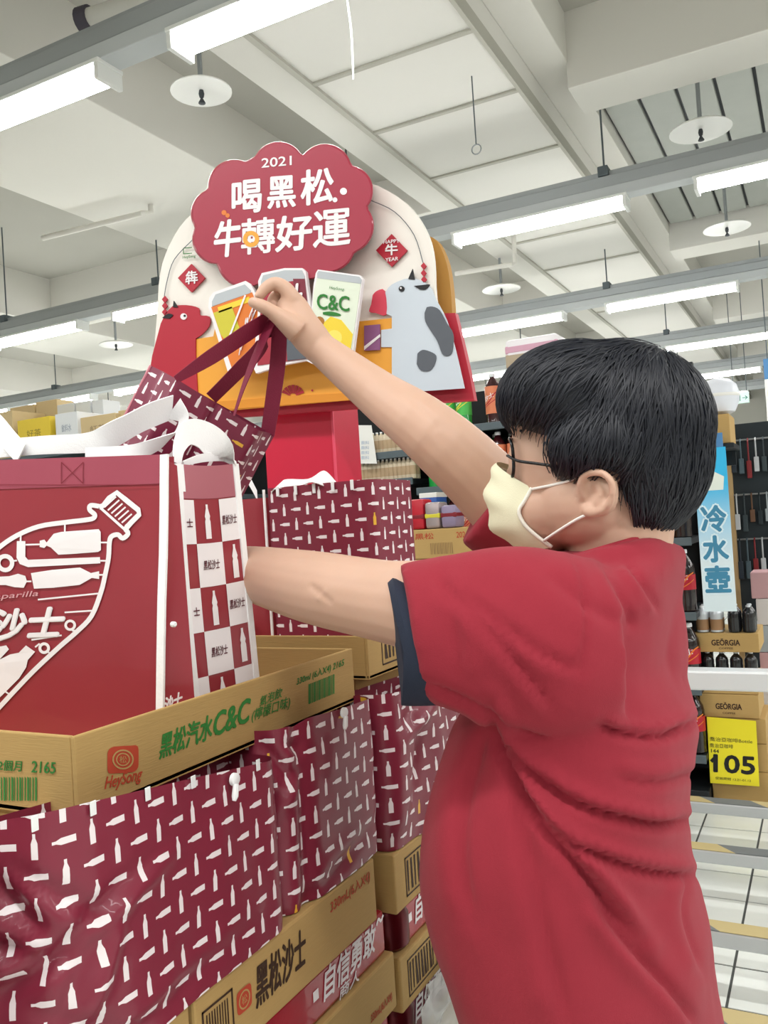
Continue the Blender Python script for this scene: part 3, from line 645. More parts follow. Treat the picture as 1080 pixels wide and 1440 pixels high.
px_text(t, '黑松沙士', -118, 904, 92, 896, 42, m_inkw, .045, .22, fa)
px_text(t, '沙士', 231, 1004, 256, 994, 22, m_inkw, .03, .2, lambda a, b: onX(a, b, -.612))
knob(t, onX(244, 878, -.612), (1, -.3, 0), .003)
top = lambda a, b, y: onY(a, b, y)
mb = MB(); ribbon(mb, [top(-60, 640, .705), top(-10, 632, .71), top(60, 626, .715), top(128, 622, .73), top(165, 608, .755), top(205, 587, .80), top(242, 573, .845)], [(0, .0, 1), (0, 0, 1), (0, 0, 1), (.1, 0, 1), (.42, 0, 1), (.5, 0, 1), (.5, 0, 1)], [.022, .022, .022, .024, .034, .036, .034])
obj('handle', mb, m_white_cloth, t, smooth='auto')
mb = MB(); ribbon(mb, [top(244, 574, .846), top(258, 588, .85), top(250, 606, .84), top(228, 622, .80), top(190, 634, .75), top(120, 638, .718)], [(.5, 0, 1), (.9, 0, .5), (.9, .3, .6), (.5, .2, .8), (0, .3, 1), (0, .2, 1)], [.032, .018, .014, .020, .016, .014])
obj('handle', mb, m_white_cloth, t, smooth='auto')
mb = MB(); ribbon(mb, [top(-30, 575, .72), top(-5, 597, .715), top(14, 620, .71), top(30, 638, .705)], (.8, 0, .55), .026); obj('handle', mb, m_white_cloth, t, smooth='auto')

# second red bag: its checked side shows
t = thing('shopping_bag', 'red and white checked bag with small bottle prints, second in the soda tray', 'bag', (-.78, .79, 1.265), 'red white trimmed bags')
XB = -.632
q_tl, q_tr, q_br, q_bl = (250, 652), (331, 652), (366, 1010), (282, 1040)
def bq(s, q, off=0.0):
    s0 = s; bend = 10 * math.sin(math.pi * q) * (1 - s) * .3
    x = (q_tl[0] * (1 - s) + q_tr[0] * s) * (1 - q) + (q_bl[0] * (1 - s) + q_br[0] * s) * q - bend; y = (q_tl[1] * (1 - s) + q_tr[1] * s) * (1 - q) + (q_bl[1] * (1 - s) + q_br[1] * s) * q
    y += 6 * math.sin(math.pi * s) * (1 - q) * .5
    return onX(x, y, XB + off)
sd = [[bq(i / 8, 1 - j / 16) for i in range(9)] for j in range(17)]
mb = MB().rings(sd, cap=False, closed=False)
sdb = [[p + Vector((-.28, 0, 0)) for p in r] for r in sd]; mb.rings([[a[0], b[0]] for a, b in zip(sdb, sd)], cap=False, closed=False); mb.rings([[b[-1], a[-1]] for a, b in zip(sdb, sd)], cap=False, closed=False); mb.rings([r[::-1] for r in sdb], cap=False, closed=False)
obj('bag_body', mb, m_bagred, t, smooth='auto')
cols = [.03, .235, .66, .97]; rws = [.13 + .163 * k for k in range(7)]; fb = lambda s, q: bq(s, q, .0007); fb2 = lambda s, q: bq(s, q, .0013)
mbw, mbd, mbb = MB(), MB(), MB()
for r in range(6):
    for c in range(3):
        s0, s1, q0, q1 = cols[c], cols[c + 1], rws[r], min(1, rws[r + 1])
        if q0 >= 1: continue
        cs, cq, hw = (s0 + s1) / 2, (q0 + q1) / 2, (s1 - s0) / 2
        if (r + c) % 2 == 0:
            mbw.add([fb(s0 + (s1 - s0) * i / 2, q0 + (q1 - q0) * j / 4) for j in range(5) for i in range(3)], [(j * 3 + i, j * 3 + i + 1, j * 3 + i + 4, j * 3 + i + 3) for j in range(4) for i in range(2)])
            if c: letters(mbd, '黑松沙士', lambda a, b: fb2(cs - .13 + a, cq + .018 - b), .27 if c == 1 else .25, .036, bold=.01, shear=.2)
            else: letters(mbd, '士', lambda a, b: fb2(cs - .04 + a, cq + .018 - b), .1, .03, bold=.02)
        elif c:
            bs = .045; px = [(-bs, .065), (bs, .065), (bs, .0), (bs * .75, -.01), (bs, -.02), (bs * .4, -.05), (bs * .4, -.065), (-bs * .4, -.065), (-bs * .4, -.05), (-bs, -.02), (-bs * .75, -.01), (-bs, .0)]
            cc = cs if c == 1 else cs + .03; shape(mbb, [(cc + a, cq + b) for a, b in px], fb)
obj('check_print', mbw, m_inkw, t, label='white squares of the check'); obj('lettering', mbd, mat('dark_maroon_ink', '#5d1a2c'), t); obj('bottle_artwork', mbb, m_inkw, t)['kind'] = 'stuff'
for s in (0.0, 1.0):
    e = [bq(s, 1 - j / 16, .001) for j in range(17)]; obj('edge_piping', MB().rings([[p + Vector(d) for d in ((-.002, -.005, 0), (.0012, -.005, 0), (.0012, .005, 0), (-.002, .005, 0))] for p in e]), m_white_cloth, t)
obj('hem_band', MB().rings([[fb(.05 + .9 * i / 8, q) for i in range(9)] for q in (.125, 0)], cap=False, closed=False), mat('hem_glazed', '#b06874', rough=.35, coat=.3), t)
obj('care_label', MB().prism([bq(.0, .0, .002), bq(.10, .0, .002), bq(.11, .10, .002), bq(.0, .10, .002)], (-.001, 0, 0)), m_white_cloth, t)
mb = MB(); ribbon(mb, [onX(249, 652, -.64), onX(252, 628, -.642), onX(264, 609, -.645), onX(284, 611, -.645), onX(306, 627, -.64), onX(332, 652, -.632)], [(0, 1, .15), (0, 1, -.1), (0, .7, -.75), (0, .45, -.9), (0, .5, -.9), (0, .9, -.4)], [.012, .018, .028, .034, .034, .012])
obj('handle', mb, m_white_cloth, t, smooth='auto')
mb = MB(); ribbon(mb, [onX(258, 652, -.642), onX(285, 644, -.645), onX(312, 643, -.645), onX(328, 652, -.635)], (0, .2, 1), [.006, .010, .010, .005]); obj('handle', mb, m_white_cloth, t, smooth='auto')

# maroon bag the man is lifting by its handles
t = thing('shopping_bag', 'tilted maroon bottle print bag lifted by its handles in the raised hand', 'bag', W(250, 640, 1.17), 'maroon bottle print bags')
m_print2 = bottle_print('maroon_bottle_print_held', '#7c2340', .0205)
A_, B_ = W(250, 534, 1.12), W(366, 606, 1.17); dn = (W(200, 680, 1.15) - W(262, 560, 1.14)).normalized(); ac = (B_ - A_); wA = ac.length; ac.normalize(); nn = ac.cross(dn).normalized()
if nn.dot(Vector(cf)) > 0: nn = -nn
C0 = W(212, 514, 1.17) - A_; D0 = W(386, 612, 1.24) - B_
def held(path2, zl, seed):
    rings, uv = [], []; L = [0]
    for a, b in zip(path2, path2[1:]): L.append(L[-1] + (b - a).length)
    N = 46
    for j in range(31):
        r = []
        for i in range(N + 1):
            s = L[-1] * i / N; k = 0
            while k < len(L) - 2 and L[k + 1] < s: k += 1
            f = (s - L[k]) / (L[k + 1] - L[k]); p = path2[k].lerp(path2[k + 1], f) + dn * (zl * j / 30)
            q = Vector((s * 16, j / 30 * zl * 12, seed)); p += nn * noise.noise(q) * .005 * min(1, j / 6); r.append(p); uv.append((s, -zl * j / 30))
        rings.append(r)
    return rings, uv
fold = A_.lerp(B_, .42)
r_, uv_ = held([A_ + C0, A_ + C0 * .5 - nn * .012, A_, A_.lerp(B_, .3), fold, fold - nn * .009 + ac * .006, fold + ac * .012, A_.lerp(B_, .8), B_, B_ + D0 * .5 - nn * .01, B_ + D0], .20, 3)
mb = add_sheet(MB(), r_, uv_); bkp = [A_ + C0, (A_ + C0).lerp(B_ + D0, .5), B_ + D0]
r2, uv2 = held(bkp[::-1], .20, 8); add_sheet(mb, r2, uv2); obj('bag_body', mb, m_print2, t, smooth=True)
obj('edge_piping', MB().tube([A_ + C0, A_ + C0 + dn * .20], .002, 6), mat('pink_piping', '#d98a98', rough=.6), t)
HP = W(383, 452, 1.195)
def strap(pts, wv, wd): mb = MB(); ribbon(mb, pts, wv, wd, .0014); return obj('handle', mb, m_maroon, t, smooth='auto')
strap([W(247, 534, 1.12), W(300, 500, 1.14), W(345, 470, 1.17), HP + Vector((-.006, 0, .004))], [(.35, 0, 1), (.45, 0, 1), (.5, 0, 1), (.5, 0, .9)], [.010, .022, .027, .026])
strap([W(297, 560, 1.21), W(335, 522, 1.21), W(365, 490, 1.205), HP], [(.5, 0, .7)] * 4, [.021, .022, .020, .018])
strap([W(329, 585, 1.15), W(342, 545, 1.16), W(360, 500, 1.175), HP + Vector((.002, -.004, 0))], [(.8, .3, .3), (1, .1, .3), (1, 0, .35), (1, 0, .4)], [.003, .007, .016, .020])
strap([W(376, 612, 1.235), W(384, 560, 1.225), W(391, 505, 1.21), HP + Vector((.012, 0, -.004))], [(1, .1, .1)] * 4, [.022, .024, .024, .022])

# loose plastic film by the last stack
mb = MB(); rows_ = []
for j in range(15):
    r = []
    for i in range(15):
        y, z = 1.075 + i * .014, .63 + j * .0135 + .0055 * i; q = Vector((i * .5, j * .5, 2)); r.append(Vector((-.545 + .02 * noise.noise(q) + .012 * noise.noise(q * 2.7) + .03 * (i / 14) ** 2, y + .01 * noise.noise(q + Vector((9, 0, 0))), z)))
    rows_.append(r)
mb.rings(rows_, cap=False, closed=False)
m_plast = mat('clear_film', '#d9dcd9', rough=.25, trans=.0, coat=.3); b = m_plast.node_tree.nodes['Principled BSDF']; b.inputs['Alpha'].default_value = .62
solo('plastic_film', mb, m_plast, 'crumpled clear plastic film peeling off the lowest visible case beside the man', 'plastic film', smooth=True)

# ------------------------------------------------------------------ red column and printed header board
t = thing('display_column', 'glossy red square column rising behind the bags to the header board', 'column', (-1.0, 1.61, 0))
xa, xb = onY(372, 620, 1.56).x, onY(470, 620, 1.56).x; yb = onX(506, 620, xb).y
obj('column_body', MB().box((xa, 1.56, 0), (xb, yb, 1.80), bev=.002), m_red, t)
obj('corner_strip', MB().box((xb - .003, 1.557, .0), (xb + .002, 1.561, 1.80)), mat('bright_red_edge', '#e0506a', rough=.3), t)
YT = 1.50
H = lambda off: (lambda a, b: onY(a, b, YT - off))
t = thing('header_board', 'big arched promotional board with crimson cloud title, oxen and drink cans', 'sign', (-.95, 1.51, 1.70))
m_ivory = mat('ivory_board', '#f0ebe3', rough=.45); m_or = mat('orange_board', '#efa63c', rough=.45); m_or2 = mat('deep_orange', '#dd8f2a', rough=.45); m_tan = mat('ochre_edge', '#b9883f', rough=.6)
m_cr = mat('crimson_cloud', '#a52f45', rough=.32, coat=.2); m_ox = mat('ox_red', '#b32236', rough=.45); m_cow = mat('cow_grey', '#ccd6e0', rough=.45); m_spot = mat('cow_spot', '#5b6068', rough=.5); m_blk = mat('print_black', '#17171b', rough=.5)
def board(name, pts, off, th, m, label=None, ms=None):
    f = H(off); mb = MB(); mb.prism([f(a, b) for a, b in pts], (0, th, 0)); return obj(name, mb, m, t, label=label)
dy = .011
arch = sp2([(213, 560), (216, 500), (221, 440), (225, 385), (238, 345), (262, 308), (300, 280), (350, 258), (420, 247), (500, 252), (545, 268), (578, 293), (600, 328), (609, 365), (612, 420), (625, 470), (638, 506), (646, 540)], 3)
board('back_wing', sp2([(600, 330), (615, 340), (628, 370), (634, 410), (637, 460), (640, 500), (560, 500), (560, 330)], 3), -.045, .02, m_tan)
board('base_board', [(200, 592), (204, 560), (215, 500), (226, 452), (640, 440), (652, 490), (661, 530), (667, 563), (565, 570), (290, 590)], -.016, .016, m_ox, 'crimson base board')
board('arch_board', arch + [(560, 550), (290, 568)], -.004, .012, m_ivory, 'ivory arched board')
board('counter_print', [(274, 477), (300, 473), (302, 462), (505, 452), (552, 447), (552, 556), (500, 562), (290, 580), (272, 560)], 0, .004, m_or)
board('counter_edge', [(288, 578), (288, 566), (420, 556), (560, 549), (561, 557), (500, 562)], .002, .002, m_or2)
def ox(pts, off, m, nm, lab=None): return board(nm, pts, off, .003, m, lab)
ox(sp2([(243, 430), (262, 429), (279, 433), (281, 443), (294, 445), (294, 458), (284, 470), (275, 476)], 3) + [(275, 500), (278, 560), (290, 584), (200, 588), (205, 555), (214, 500), (226, 455), (233, 440)], .003, m_ox, 'red_ox')
for pts in ([(243, 432), (244, 423), (250, 432)], sp2([(228, 447), (236, 441), (243, 443), (238, 448)], 3)): ox(pts, .005, m_blk, 'horn')
ox(circle((258, 445), 4.5, 14), .005, m_inkw, 'eye'); ox(circle((259.5, 444), 1.6, 10), .006, m_blk, 'pupil')
ox(sp2([(541, 413), (551, 400), (578, 391), (603, 401), (613, 421), (628, 450), (640, 490), (653, 546)], 3) + [(551, 553), (551, 488), (536, 488), (536, 464), (551, 462), (551, 445), (541, 440)], .003, m_cow, 'grey_cow')
ox(sp2([(524, 415), (530, 409), (541, 409), (543, 442), (528, 440), (519, 438), (522, 428)], 3), .004, mat('coral', '#d8455a'), 'muzzle')
ox(sp2([(600, 432), (608, 431), (618, 436), (628, 454), (637, 470), (636, 494), (630, 500), (622, 498), (615, 480), (606, 466), (598, 452), (597, 440)], 3), .005, m_spot, 'spot'); ox(sp2([(587, 497), (594, 492), (604, 494), (613, 500), (611, 512), (604, 521), (592, 521), (586, 512)], 3), .005, m_spot, 'spot')
for pts in ([(574, 392), (580, 378), (583, 393)], sp2([(582, 402), (592, 401), (604, 400), (598, 407), (590, 407)], 3)): ox(pts, .005, m_blk, 'horn')
ox(circle((564.5, 406), 4, 14), .005, m_blk, 'eye'); ox(circle((563.5, 405), 1.3, 10), .006, m_inkw, 'pupil')
ox([(512, 458), (534, 456), (534, 492), (512, 493)], .006, mat('purple_can', '#8f5a86'), 'small_can'); ox([(512, 487), (534, 470), (534, 474), (512, 492)], .0075, m_inkw, 'can_stripe')
# lantern strings and new-year diamonds
for pts, dots in ([sp2([(270, 338), (245, 365), (235, 395), (231, 417)], 4), [(231.5, 421), (231.5, 430), (231.5, 439)]], [sp2([(522, 282), (555, 298), (582, 330), (595, 370)], 4), [(595.5, 374), (595.5, 384), (596, 393)]]):
    mb = MB(); stroke(mb, pts, 1.2, H(.002)); obj('ornament_string', mb, m_spot, t)
    for x, y in dots: board('ornament', [(x - 4, y), (x, y - 5), (x + 4, y), (x, y + 5)], .003, .003, m_ox)
for c, h, w in [((550.5, 352), 23, 22), ((269, 391), 20, 19)]: board('diamond', [(c[0] - w, c[1]), (c[0], c[1] - h), (c[0] + w, c[1]), (c[0], c[1] + h)], .003, .004, m_ox)
PT = lambda s, x0, y0, x1, y1, h, m, bold, off, shear=0.0: px_text(t, s, x0, y0, x1, y1, h, m, bold, shear, H(off))
PT('牛', 542, 359, 559, 358, 15, m_inkw, .03, .0045); PT('HAPPY', 539, 343, 562, 341, 5, m_inkw, .02, .0045); PT('YEAR', 542, 368, 560, 366, 5, m_inkw, .02, .0045)
PT('犇', 261, 400, 278, 398, 18, m_inkw, .02, .0045)
mb = MB(); 
for a in ([(258, 349), (270, 348)], [(258, 357), (270, 356)], [(258, 349), (258, 357)]): stroke(mb, a, 1.2, H(.002))
obj('small_logo', mb, m_inkg, t); PT('HeySong', 257, 365, 275, 363, 5, m_inkg, .01, .002)
# fan
mb = MB()
for k in range(7):
    a0, a1 = math.radians(20 + k * 20.5), math.radians(20 + k * 20.5 + 17); c = (412, 558); p = lambda a, r: (c[0] + r * math.cos(a), c[1] - r * math.sin(a) * 1.0)
    shape(mb, [p(a0, 5), p(a0, 17), p(a1, 17), p(a1, 5)], H(.0015))
shape(mb, circle((439, 549), 1.6, 10), H(.0015)); obj('fan_print', mb, m_ox, t)
# three can cut-outs standing proud of the board
def cut(name, pts, off, m): return board(name, pts, off + .032, .009 if name == 'can_cutout' else .002, m)
m_silver = mat('printed_silver', '#b9bfc4', rough=.35); m_canor = mat('orange_can', '#e07a2e', rough=.4); m_canye = mat('yellow_green', '#cfc53a', rough=.4); m_canred = mat('cola_can', '#a52a3c', rough=.4); m_lime = mat('pale_lime', '#e3ecd9', rough=.4); m_lem = mat('lemon', '#f0d23c', rough=.4)
cut('can_cutout', [(294, 419), (300, 411), (345, 395), (352, 399), (357, 408), (396, 497), (384, 508), (330, 526), (320, 522), (293, 432)], .014, m_inkw)
for p_, o_, m_ in [([(297, 432), (354, 411), (390, 494), (326, 518)], .0155, m_canor), ([(298, 424), (303, 414), (344, 400), (352, 408), (352, 412), (298, 431)], .016, m_silver), ([(300, 440), (326, 431), (338, 465), (318, 480), (310, 470)], .0165, m_canye), ([(306, 432), (350, 417), (352, 424), (308, 440)], .0165, m_lem)]: cut('can_print', p_, o_, m_)
for c in ((345, 465), (400, 455), (468, 445)): board('spacer', circle(c, 12, 12), .037, .04, m_inkw)
px_text(t, '沙士', 336, 500, 362, 432, 26, m_inkw, .05, .2, H(.050)); px_text(t, '沙士', 338, 501, 361, 436, 22, mat('rust_ink', '#8c2f1c'), .0, .2, H(.052))
stroke(mb := MB(), [(320, 480), (345, 415)], 2.5, H(.0505)); obj('can_swoosh', mb, m_inkw, t)
cut('can_cutout', [(363, 395), (368, 384), (400, 377), (425, 377), (430, 382), (432, 400), (448, 508), (440, 512), (430, 507), (398, 513), (360, 525), (356, 516), (364, 420)], .018, m_inkw)
for p_, o_, m_ in [([(367, 398), (428, 390), (430, 410), (440, 503), (362, 514), (367, 420)], .0195, m_canred), ([(367, 396), (370, 387), (400, 380), (424, 380), (428, 388), (428, 393), (367, 401)], .020, m_silver), ([(412, 392), (428, 392), (440, 503), (425, 505)], .0205, mat('cola_shade', '#7d2438', rough=.4)), ([(402, 470), (438, 466), (440, 503), (404, 507)], .021, m_spot)]: cut('can_print', p_, o_, m_)
PT('沙士', 392, 448, 424, 440, 42, m_inkw, .03, .0545, .2)
cut('can_cutout', [(444, 384), (447, 379), (506, 387), (510, 392), (494, 512), (440, 505), (432, 500), (441, 400)], .016, m_inkw)
for p_, o_, m_ in [([(446, 391), (507, 398), (492, 508), (436, 500), (441, 410)], .0175, m_lime), ([(446, 384), (448, 381), (505, 389), (508, 393), (507, 399), (446, 391)], .018, m_silver), ([(437, 470), (465, 445), (480, 450), (496, 470), (491, 505), (437, 497)], .0182, m_lem), (circle((449, 452), 7, 14), .0186, mat('lemon_brown', '#a9702c')), (circle((470, 475), 11, 16), .0186, mat('lemon_bright', '#f6e36a'))]: cut('can_print', p_, o_, m_)
PT('C&C', 446, 434, 491, 438, 21, m_inkg, .02, .0515); PT('HeySong', 463, 407, 484, 410, 5, m_inkg, .0, .0515, .2)
cut('flavour_pill', sp2([(454, 439), (465, 438), (477, 441), (478, 444), (465, 444), (454, 442)], 3), .019, m_inkg)
# crimson cloud with the title, a thick foam panel
circs = [(392, 236, 37), (457, 240, 38), (489, 268, 36), (487, 318, 39), (462, 345, 38), (330, 262, 38), (303, 300, 35), (306, 336, 36), (345, 365, 40), (392, 360, 46), (430, 350, 44), (395, 300, 88)]
cc = (395, 300); cl = []
for k in range(150):
    a = 2 * math.pi * k / 150; dx, dy_ = math.cos(a), math.sin(a); best = 0
    for (x, y, r) in circs:
        px_, py_ = x - cc[0], y - cc[1]; bq_ = px_ * dx + py_ * dy_; disc = bq_ * bq_ - (px_ * px_ + py_ * py_ - r * r)
        if disc >= 0: best = max(best, bq_ + math.sqrt(disc))
    cl.append((cc[0] + dx * best, cc[1] + dy_ * best))
rg = []
for sc_, off in ((1.0, .012), (1.0, .034), (.992, .039), (.975, .042)): rg.append([H(off)(cc[0] + (x - cc[0]) * sc_, cc[1] + (y - cc[1]) * sc_) for x, y in cl])
mb = MB().rings(rg, cap=False); last = [H(.042)(cc[0] + (x - cc[0]) * .975, cc[1] + (y - cc[1]) * .975) for x, y in cl]; tri = tessellate_polygon([last]); mb.add(last, [list(q) for q in tri])
obj('title_cloud', mb, m_cr, t, smooth='auto', label='crimson foam cloud carrying the title')
o = .0428
PT('2021', 368, 236, 410, 232, 13, m_inkw, .02, o)
PT('喝', 327, 301, 367, 297, 45, m_inkw, .026, o, 0); PT('黑', 377, 293, 415, 290, 43, m_inkw, .026, o); PT('松', 424, 289, 468, 283, 48, m_inkw, .026, o)
for c, r in (((471, 281), 3.5), ((483, 269), 5)): mb = MB(); shape(mb, circle(c, r, 14), H(o)); obj('title_dot', mb, m_inkw, t)
for c, r in (((315, 299), 3.6), ((320, 303), 3.2)): mb = MB(); shape(mb, circle(c, r, 14), H(o)); obj('title_dot', mb, m_canor, t)
PT('牛', 302, 362, 338, 358, 50, m_inkw, .026, o, .1); PT('轉', 340, 358, 386, 354, 49, m_inkw, .018, o); PT('好', 388, 354, 438, 349, 48, m_inkw, .026, o, .05); PT('運', 441, 348, 492, 343, 50, m_inkw, .020, o)
mb = MB(); stroke(mb, circle((353, 336), 8.5, 20), 6, H(o + .001), closed=True); obj('coin_print', mb, m_or, t)
# ================================================================== the man
from mathutils.bvhtree import BVHTree
m_skin = mat('skin', '#d1ab95', rough=.5, sss=.12, noise_amt=.06, noise_scale=14, bump=.06, bump_scale=160)
m_shirt = mat('red_jersey', '#972f3c', rough=.9, spec=.12, sheen=.08, noise_amt=.04, noise_scale=40, bump=.22, bump_scale=900)
m_navy = mat('navy_jersey', '#20283a', rough=.85, bump=.2, bump_scale=900)
m_hair = mat('black_hair', '#171a24', rough=.46, spec=.5)
m_mask = mat('pale_yellow_mask', '#eceacb', rough=.75, bump=.15, bump_scale=700)
m_frame = mat('black_frame', '#101114', rough=.25)
man = thing('person', 'man in red t-shirt, glasses and pale mask lifting a maroon bag by its handles', 'person', (-.29, .97, 0))
Hd = .95
H0 = W(858, 640, Hd)
def hl(f, l, u): return H0 + Vector((-f, -l, u))              # head frame: forward, towards the camera side, up
def side(px, py, l): p = onY(px, py, H0.y - l); return (-(p.x - H0.x), p.z - H0.z)     # (forward, up) of a point seen at lateral offset l
B = MB()
cran = W(858, 606, Hd); B.ellipsoid(cran, (.104, .077, .088), nu=32, nv=20)
fc = W(792, 655, Hd + .02); B.ellipsoid(fc, (.062, .062, .082), nu=28, nv=18)
B.ellipsoid(W(782, 715, Hd + .02), (.058, .056, .045), nu=24, nv=14)                 # jaw
B.ellipsoid(W(765, 748, Hd + .03), (.034, .036, .028), nu=20, nv=12)                 # chin
B.ellipsoid(W(828, 705, Hd), (.06, .068, .055), nu=24, nv=14)                        # cheek and jaw angle
f_, u_ = side(700, 690, 0); B.tube([hl(f_ - .034, 0, u_ + .045), hl(f_ - .018, 0, u_ + .006), hl(f_ - .022, 0, u_ - .006)], [.008, .013, .012], 12)
f_, u_ = side(716, 604, .03); B.ellipsoid(hl(f_ - .018, 0, u_), (.02, .055, .012))    # brow
# ears
def ear(sgn):
    E = lambda px, py, l: (lambda q: hl(q[0], sgn * l, q[1]))(side(px, py, .078))
    B.ellipsoid(E(843, 692, .074), (.020, .008, .026))
    rim = [E(820, 700, .078), E(818, 680, .084), E(830, 666, .089), E(852, 666, .092), E(865, 680, .092), E(864, 700, .089), E(852, 716, .085), E(834, 722, .082)]
    B.tube(spline(rim, 4), [.0045] * 29, 8); B.ellipsoid(E(831, 719, .080), (.009, .006, .008))
    B.tube(spline([E(838, 680, .082), E(848, 690, .084), E(842, 708, .083)], 4), .004, 8)
ear(1); ear(-1)
# neck and trunk (under the shirt)
B.tube([W(880, 690, Hd), W(872, 745, Hd), W(868, 800, Hd), W(862, 840, Hd)], [.056, .058, .056, .045], 20)
B.ellipsoid((-.29, .97, 1.34), (.075, .15, .09)); B.ellipsoid((-.29, .97, 1.18), (.095, .13, .17)); B.ellipsoid((-.29, .97, 1.0), (.095, .12, .11))
for s in (-1, 1): B.tube([(-.27, .97 + s * .09, 1.36), (-.27, .97 + s * .155, 1.37)], [.045, .045], 14)
# near (left) arm reaching behind the red bags
LS = Vector((-.272, .805, 1.375)); LE = W(440, 826, 1.0); LW = W(290, 800, 1.135)
B.tube(spline([LS, W(640, 862, .84), W(545, 846, .905), LE, W(350, 806, 1.09), LW], 4), interp([.062, .052, .0440, .0430, .035, .028], 4), 18)
# far (right) arm raised
RS = Vector((-.30, 1.13, 1.375)); RE = W(607, 610, 1.115); RW_ = W(454, 493, 1.205)
B.tube(spline([RS, W(700, 700, 1.125), RE, W(530, 553, 1.165), RW_], 4), interp([.048, .049, .0425, .033, .0235], 4), 18)
# raised hand, closed on the handles
Hh = lambda x, y, d: W(320 + x / 6, 360 + y / 6, d)
def chain(pts, r): B.tube(spline(pts, 4), interp(r, 4), 12); B.ellipsoid(pts[-1], (r[-1] * 1.02,) * 3, nu=10, nv=8)
B.tube([RW_, Hh(770, 770, 1.203), Hh(700, 690, 1.20), Hh(600, 560, 1.20), Hh(545, 430, 1.203), Hh(520, 350, 1.205)], [.0235, .0242, .026, .026, .023, .017], 16, flat=((cf[0], cf[1], cf[2]), .68))
chain([Hh(600, 640, 1.188), Hh(500, 560, 1.182), Hh(375, 470, 1.176), Hh(295, 425, 1.174), Hh(218, 392, 1.176)], [.019, .0155, .0105, .0098, .008])
chain([Hh(560, 380, 1.198), Hh(495, 280, 1.196), Hh(405, 232, 1.196), Hh(325, 268, 1.194), Hh(268, 338, 1.193)], [.0125, .0108, .0098, .0088, .0075])
chain([Hh(575, 410, 1.214), Hh(520, 335, 1.218), Hh(450, 320, 1.220), Hh(395, 360, 1.214), Hh(372, 405, 1.208)], [.0125, .0115, .0105, .0095, .008])
chain([Hh(590, 440, 1.224), Hh(540, 370, 1.228), Hh(480, 350, 1.228), Hh(440, 400, 1.220), Hh(420, 445, 1.213)], [.0115, .0105, .0095, .009, .0078])
chain([Hh(610, 500, 1.232), Hh(560, 440, 1.238), Hh(510, 430, 1.238), Hh(475, 465, 1.230), Hh(455, 500, 1.222)], [.0105, .0095, .0085, .008, .007])
# left hand, out of sight behind the bags: open and slightly curled
LWd = (LW - LE).normalized(); up = Vector((0, 0, 1)); sd_ = LWd.cross(up).normalized()
pc = LW + LWd * .055; B.tube([LW, LW + LWd * .03, LW + LWd * .085], [.025, .030, .028], 14, flat=(sd_, .6))
for k, (o_, ln) in enumerate(((.024, .062), (.008, .070), (-.008, .065), (-.023, .052))):
    b0 = LW + LWd * .085 + up * o_; chain([b0 - LWd * .015, b0 + LWd * ln * .45 - sd_ * .004, b0 + LWd * ln * .8 - sd_ * .014, b0 + LWd * ln - sd_ * .026], [.0095, .009, .0085, .007])
chain([LW + LWd * .02 + up * .02, LW + LWd * .05 + up * .046, LW + LWd * .08 + up * .058 - sd_ * .01], [.013, .0105, .0085])
# legs below the frame, down to the shoes
for s in (-1, 1): B.tube([(-.31, .97 + s * .085, .98), (-.30, .97 + s * .095, .75), (-.31, .97 + s * .10, .50), (-.29, .97 + s * .10, .30), (-.28, .97 + s * .10, .085)], [.075, .078, .062, .055, .040], 16)
V, N, Fs = remesh(B, .0029, 5)
_c = (V - EYE) @ RM; _p = np.stack([CX + F * _c[:, 0] / _c[:, 2], CY - F * _c[:, 1] / _c[:, 2]], 1)     # creases of the near elbow and raised elbow
for (a, b, w_, dp) in (((438, 824), (464, 846), 4.5, .0016), ((448, 842), (458, 832), 3.5, -.001), ((585, 566), (612, 600), 7, .0016)):
    a, b = np.array(a, float), np.array(b, float); ab = b - a; t = np.clip(((_p - a) @ ab) / (ab @ ab), 0, 1); q = np.hypot(*(_p - a - t[:, None] * ab).T)
    V = V - N * (dp * np.exp(-(q / w_) ** 2) * (np.einsum('ij,ij->i', N, EYE - V) > 0))[:, None]
mb = MB().add(V, Fs); obj('body', mb, m_skin, man, smooth=True)
# nails of the raised thumb and index finger
m_nail = mat('nail', '#e2b6a6', rough=.3)
mb = MB(); mb.ellipsoid(Hh(222, 382, 1.1705), (.0055, .0024, .0045), nu=12, nv=8); obj('thumb_nail', mb, m_nail, man, smooth=True)
# ------------------------------------------------------------------ hair
HB = MB()
HB.ellipsoid(W(856, 602, Hd), (.110, .090, .094), nu=36, nv=22)
HB.ellipsoid(W(803, 560, Hd), (.080, .080, .060), nu=28, nv=18)
HB.ellipsoid(W(768, 572, Hd + .02), (.050, .064, .046), nu=24, nv=16)
HB.ellipsoid(W(911, 635, Hd - .01), (.066, .084, .086), nu=28, nv=18)
HB.ellipsoid(W(902, 692, Hd - .01), (.052, .070, .050), nu=24, nv=14)
HB.ellipsoid(W(842, 628, Hd - .045), (.062, .05, .042), nu=24, nv=14)
HV, HN, HF = remesh(HB, .0045, 8)
bvh = BVHTree.FromPolygons([Vector(p) for p in HV], HF)
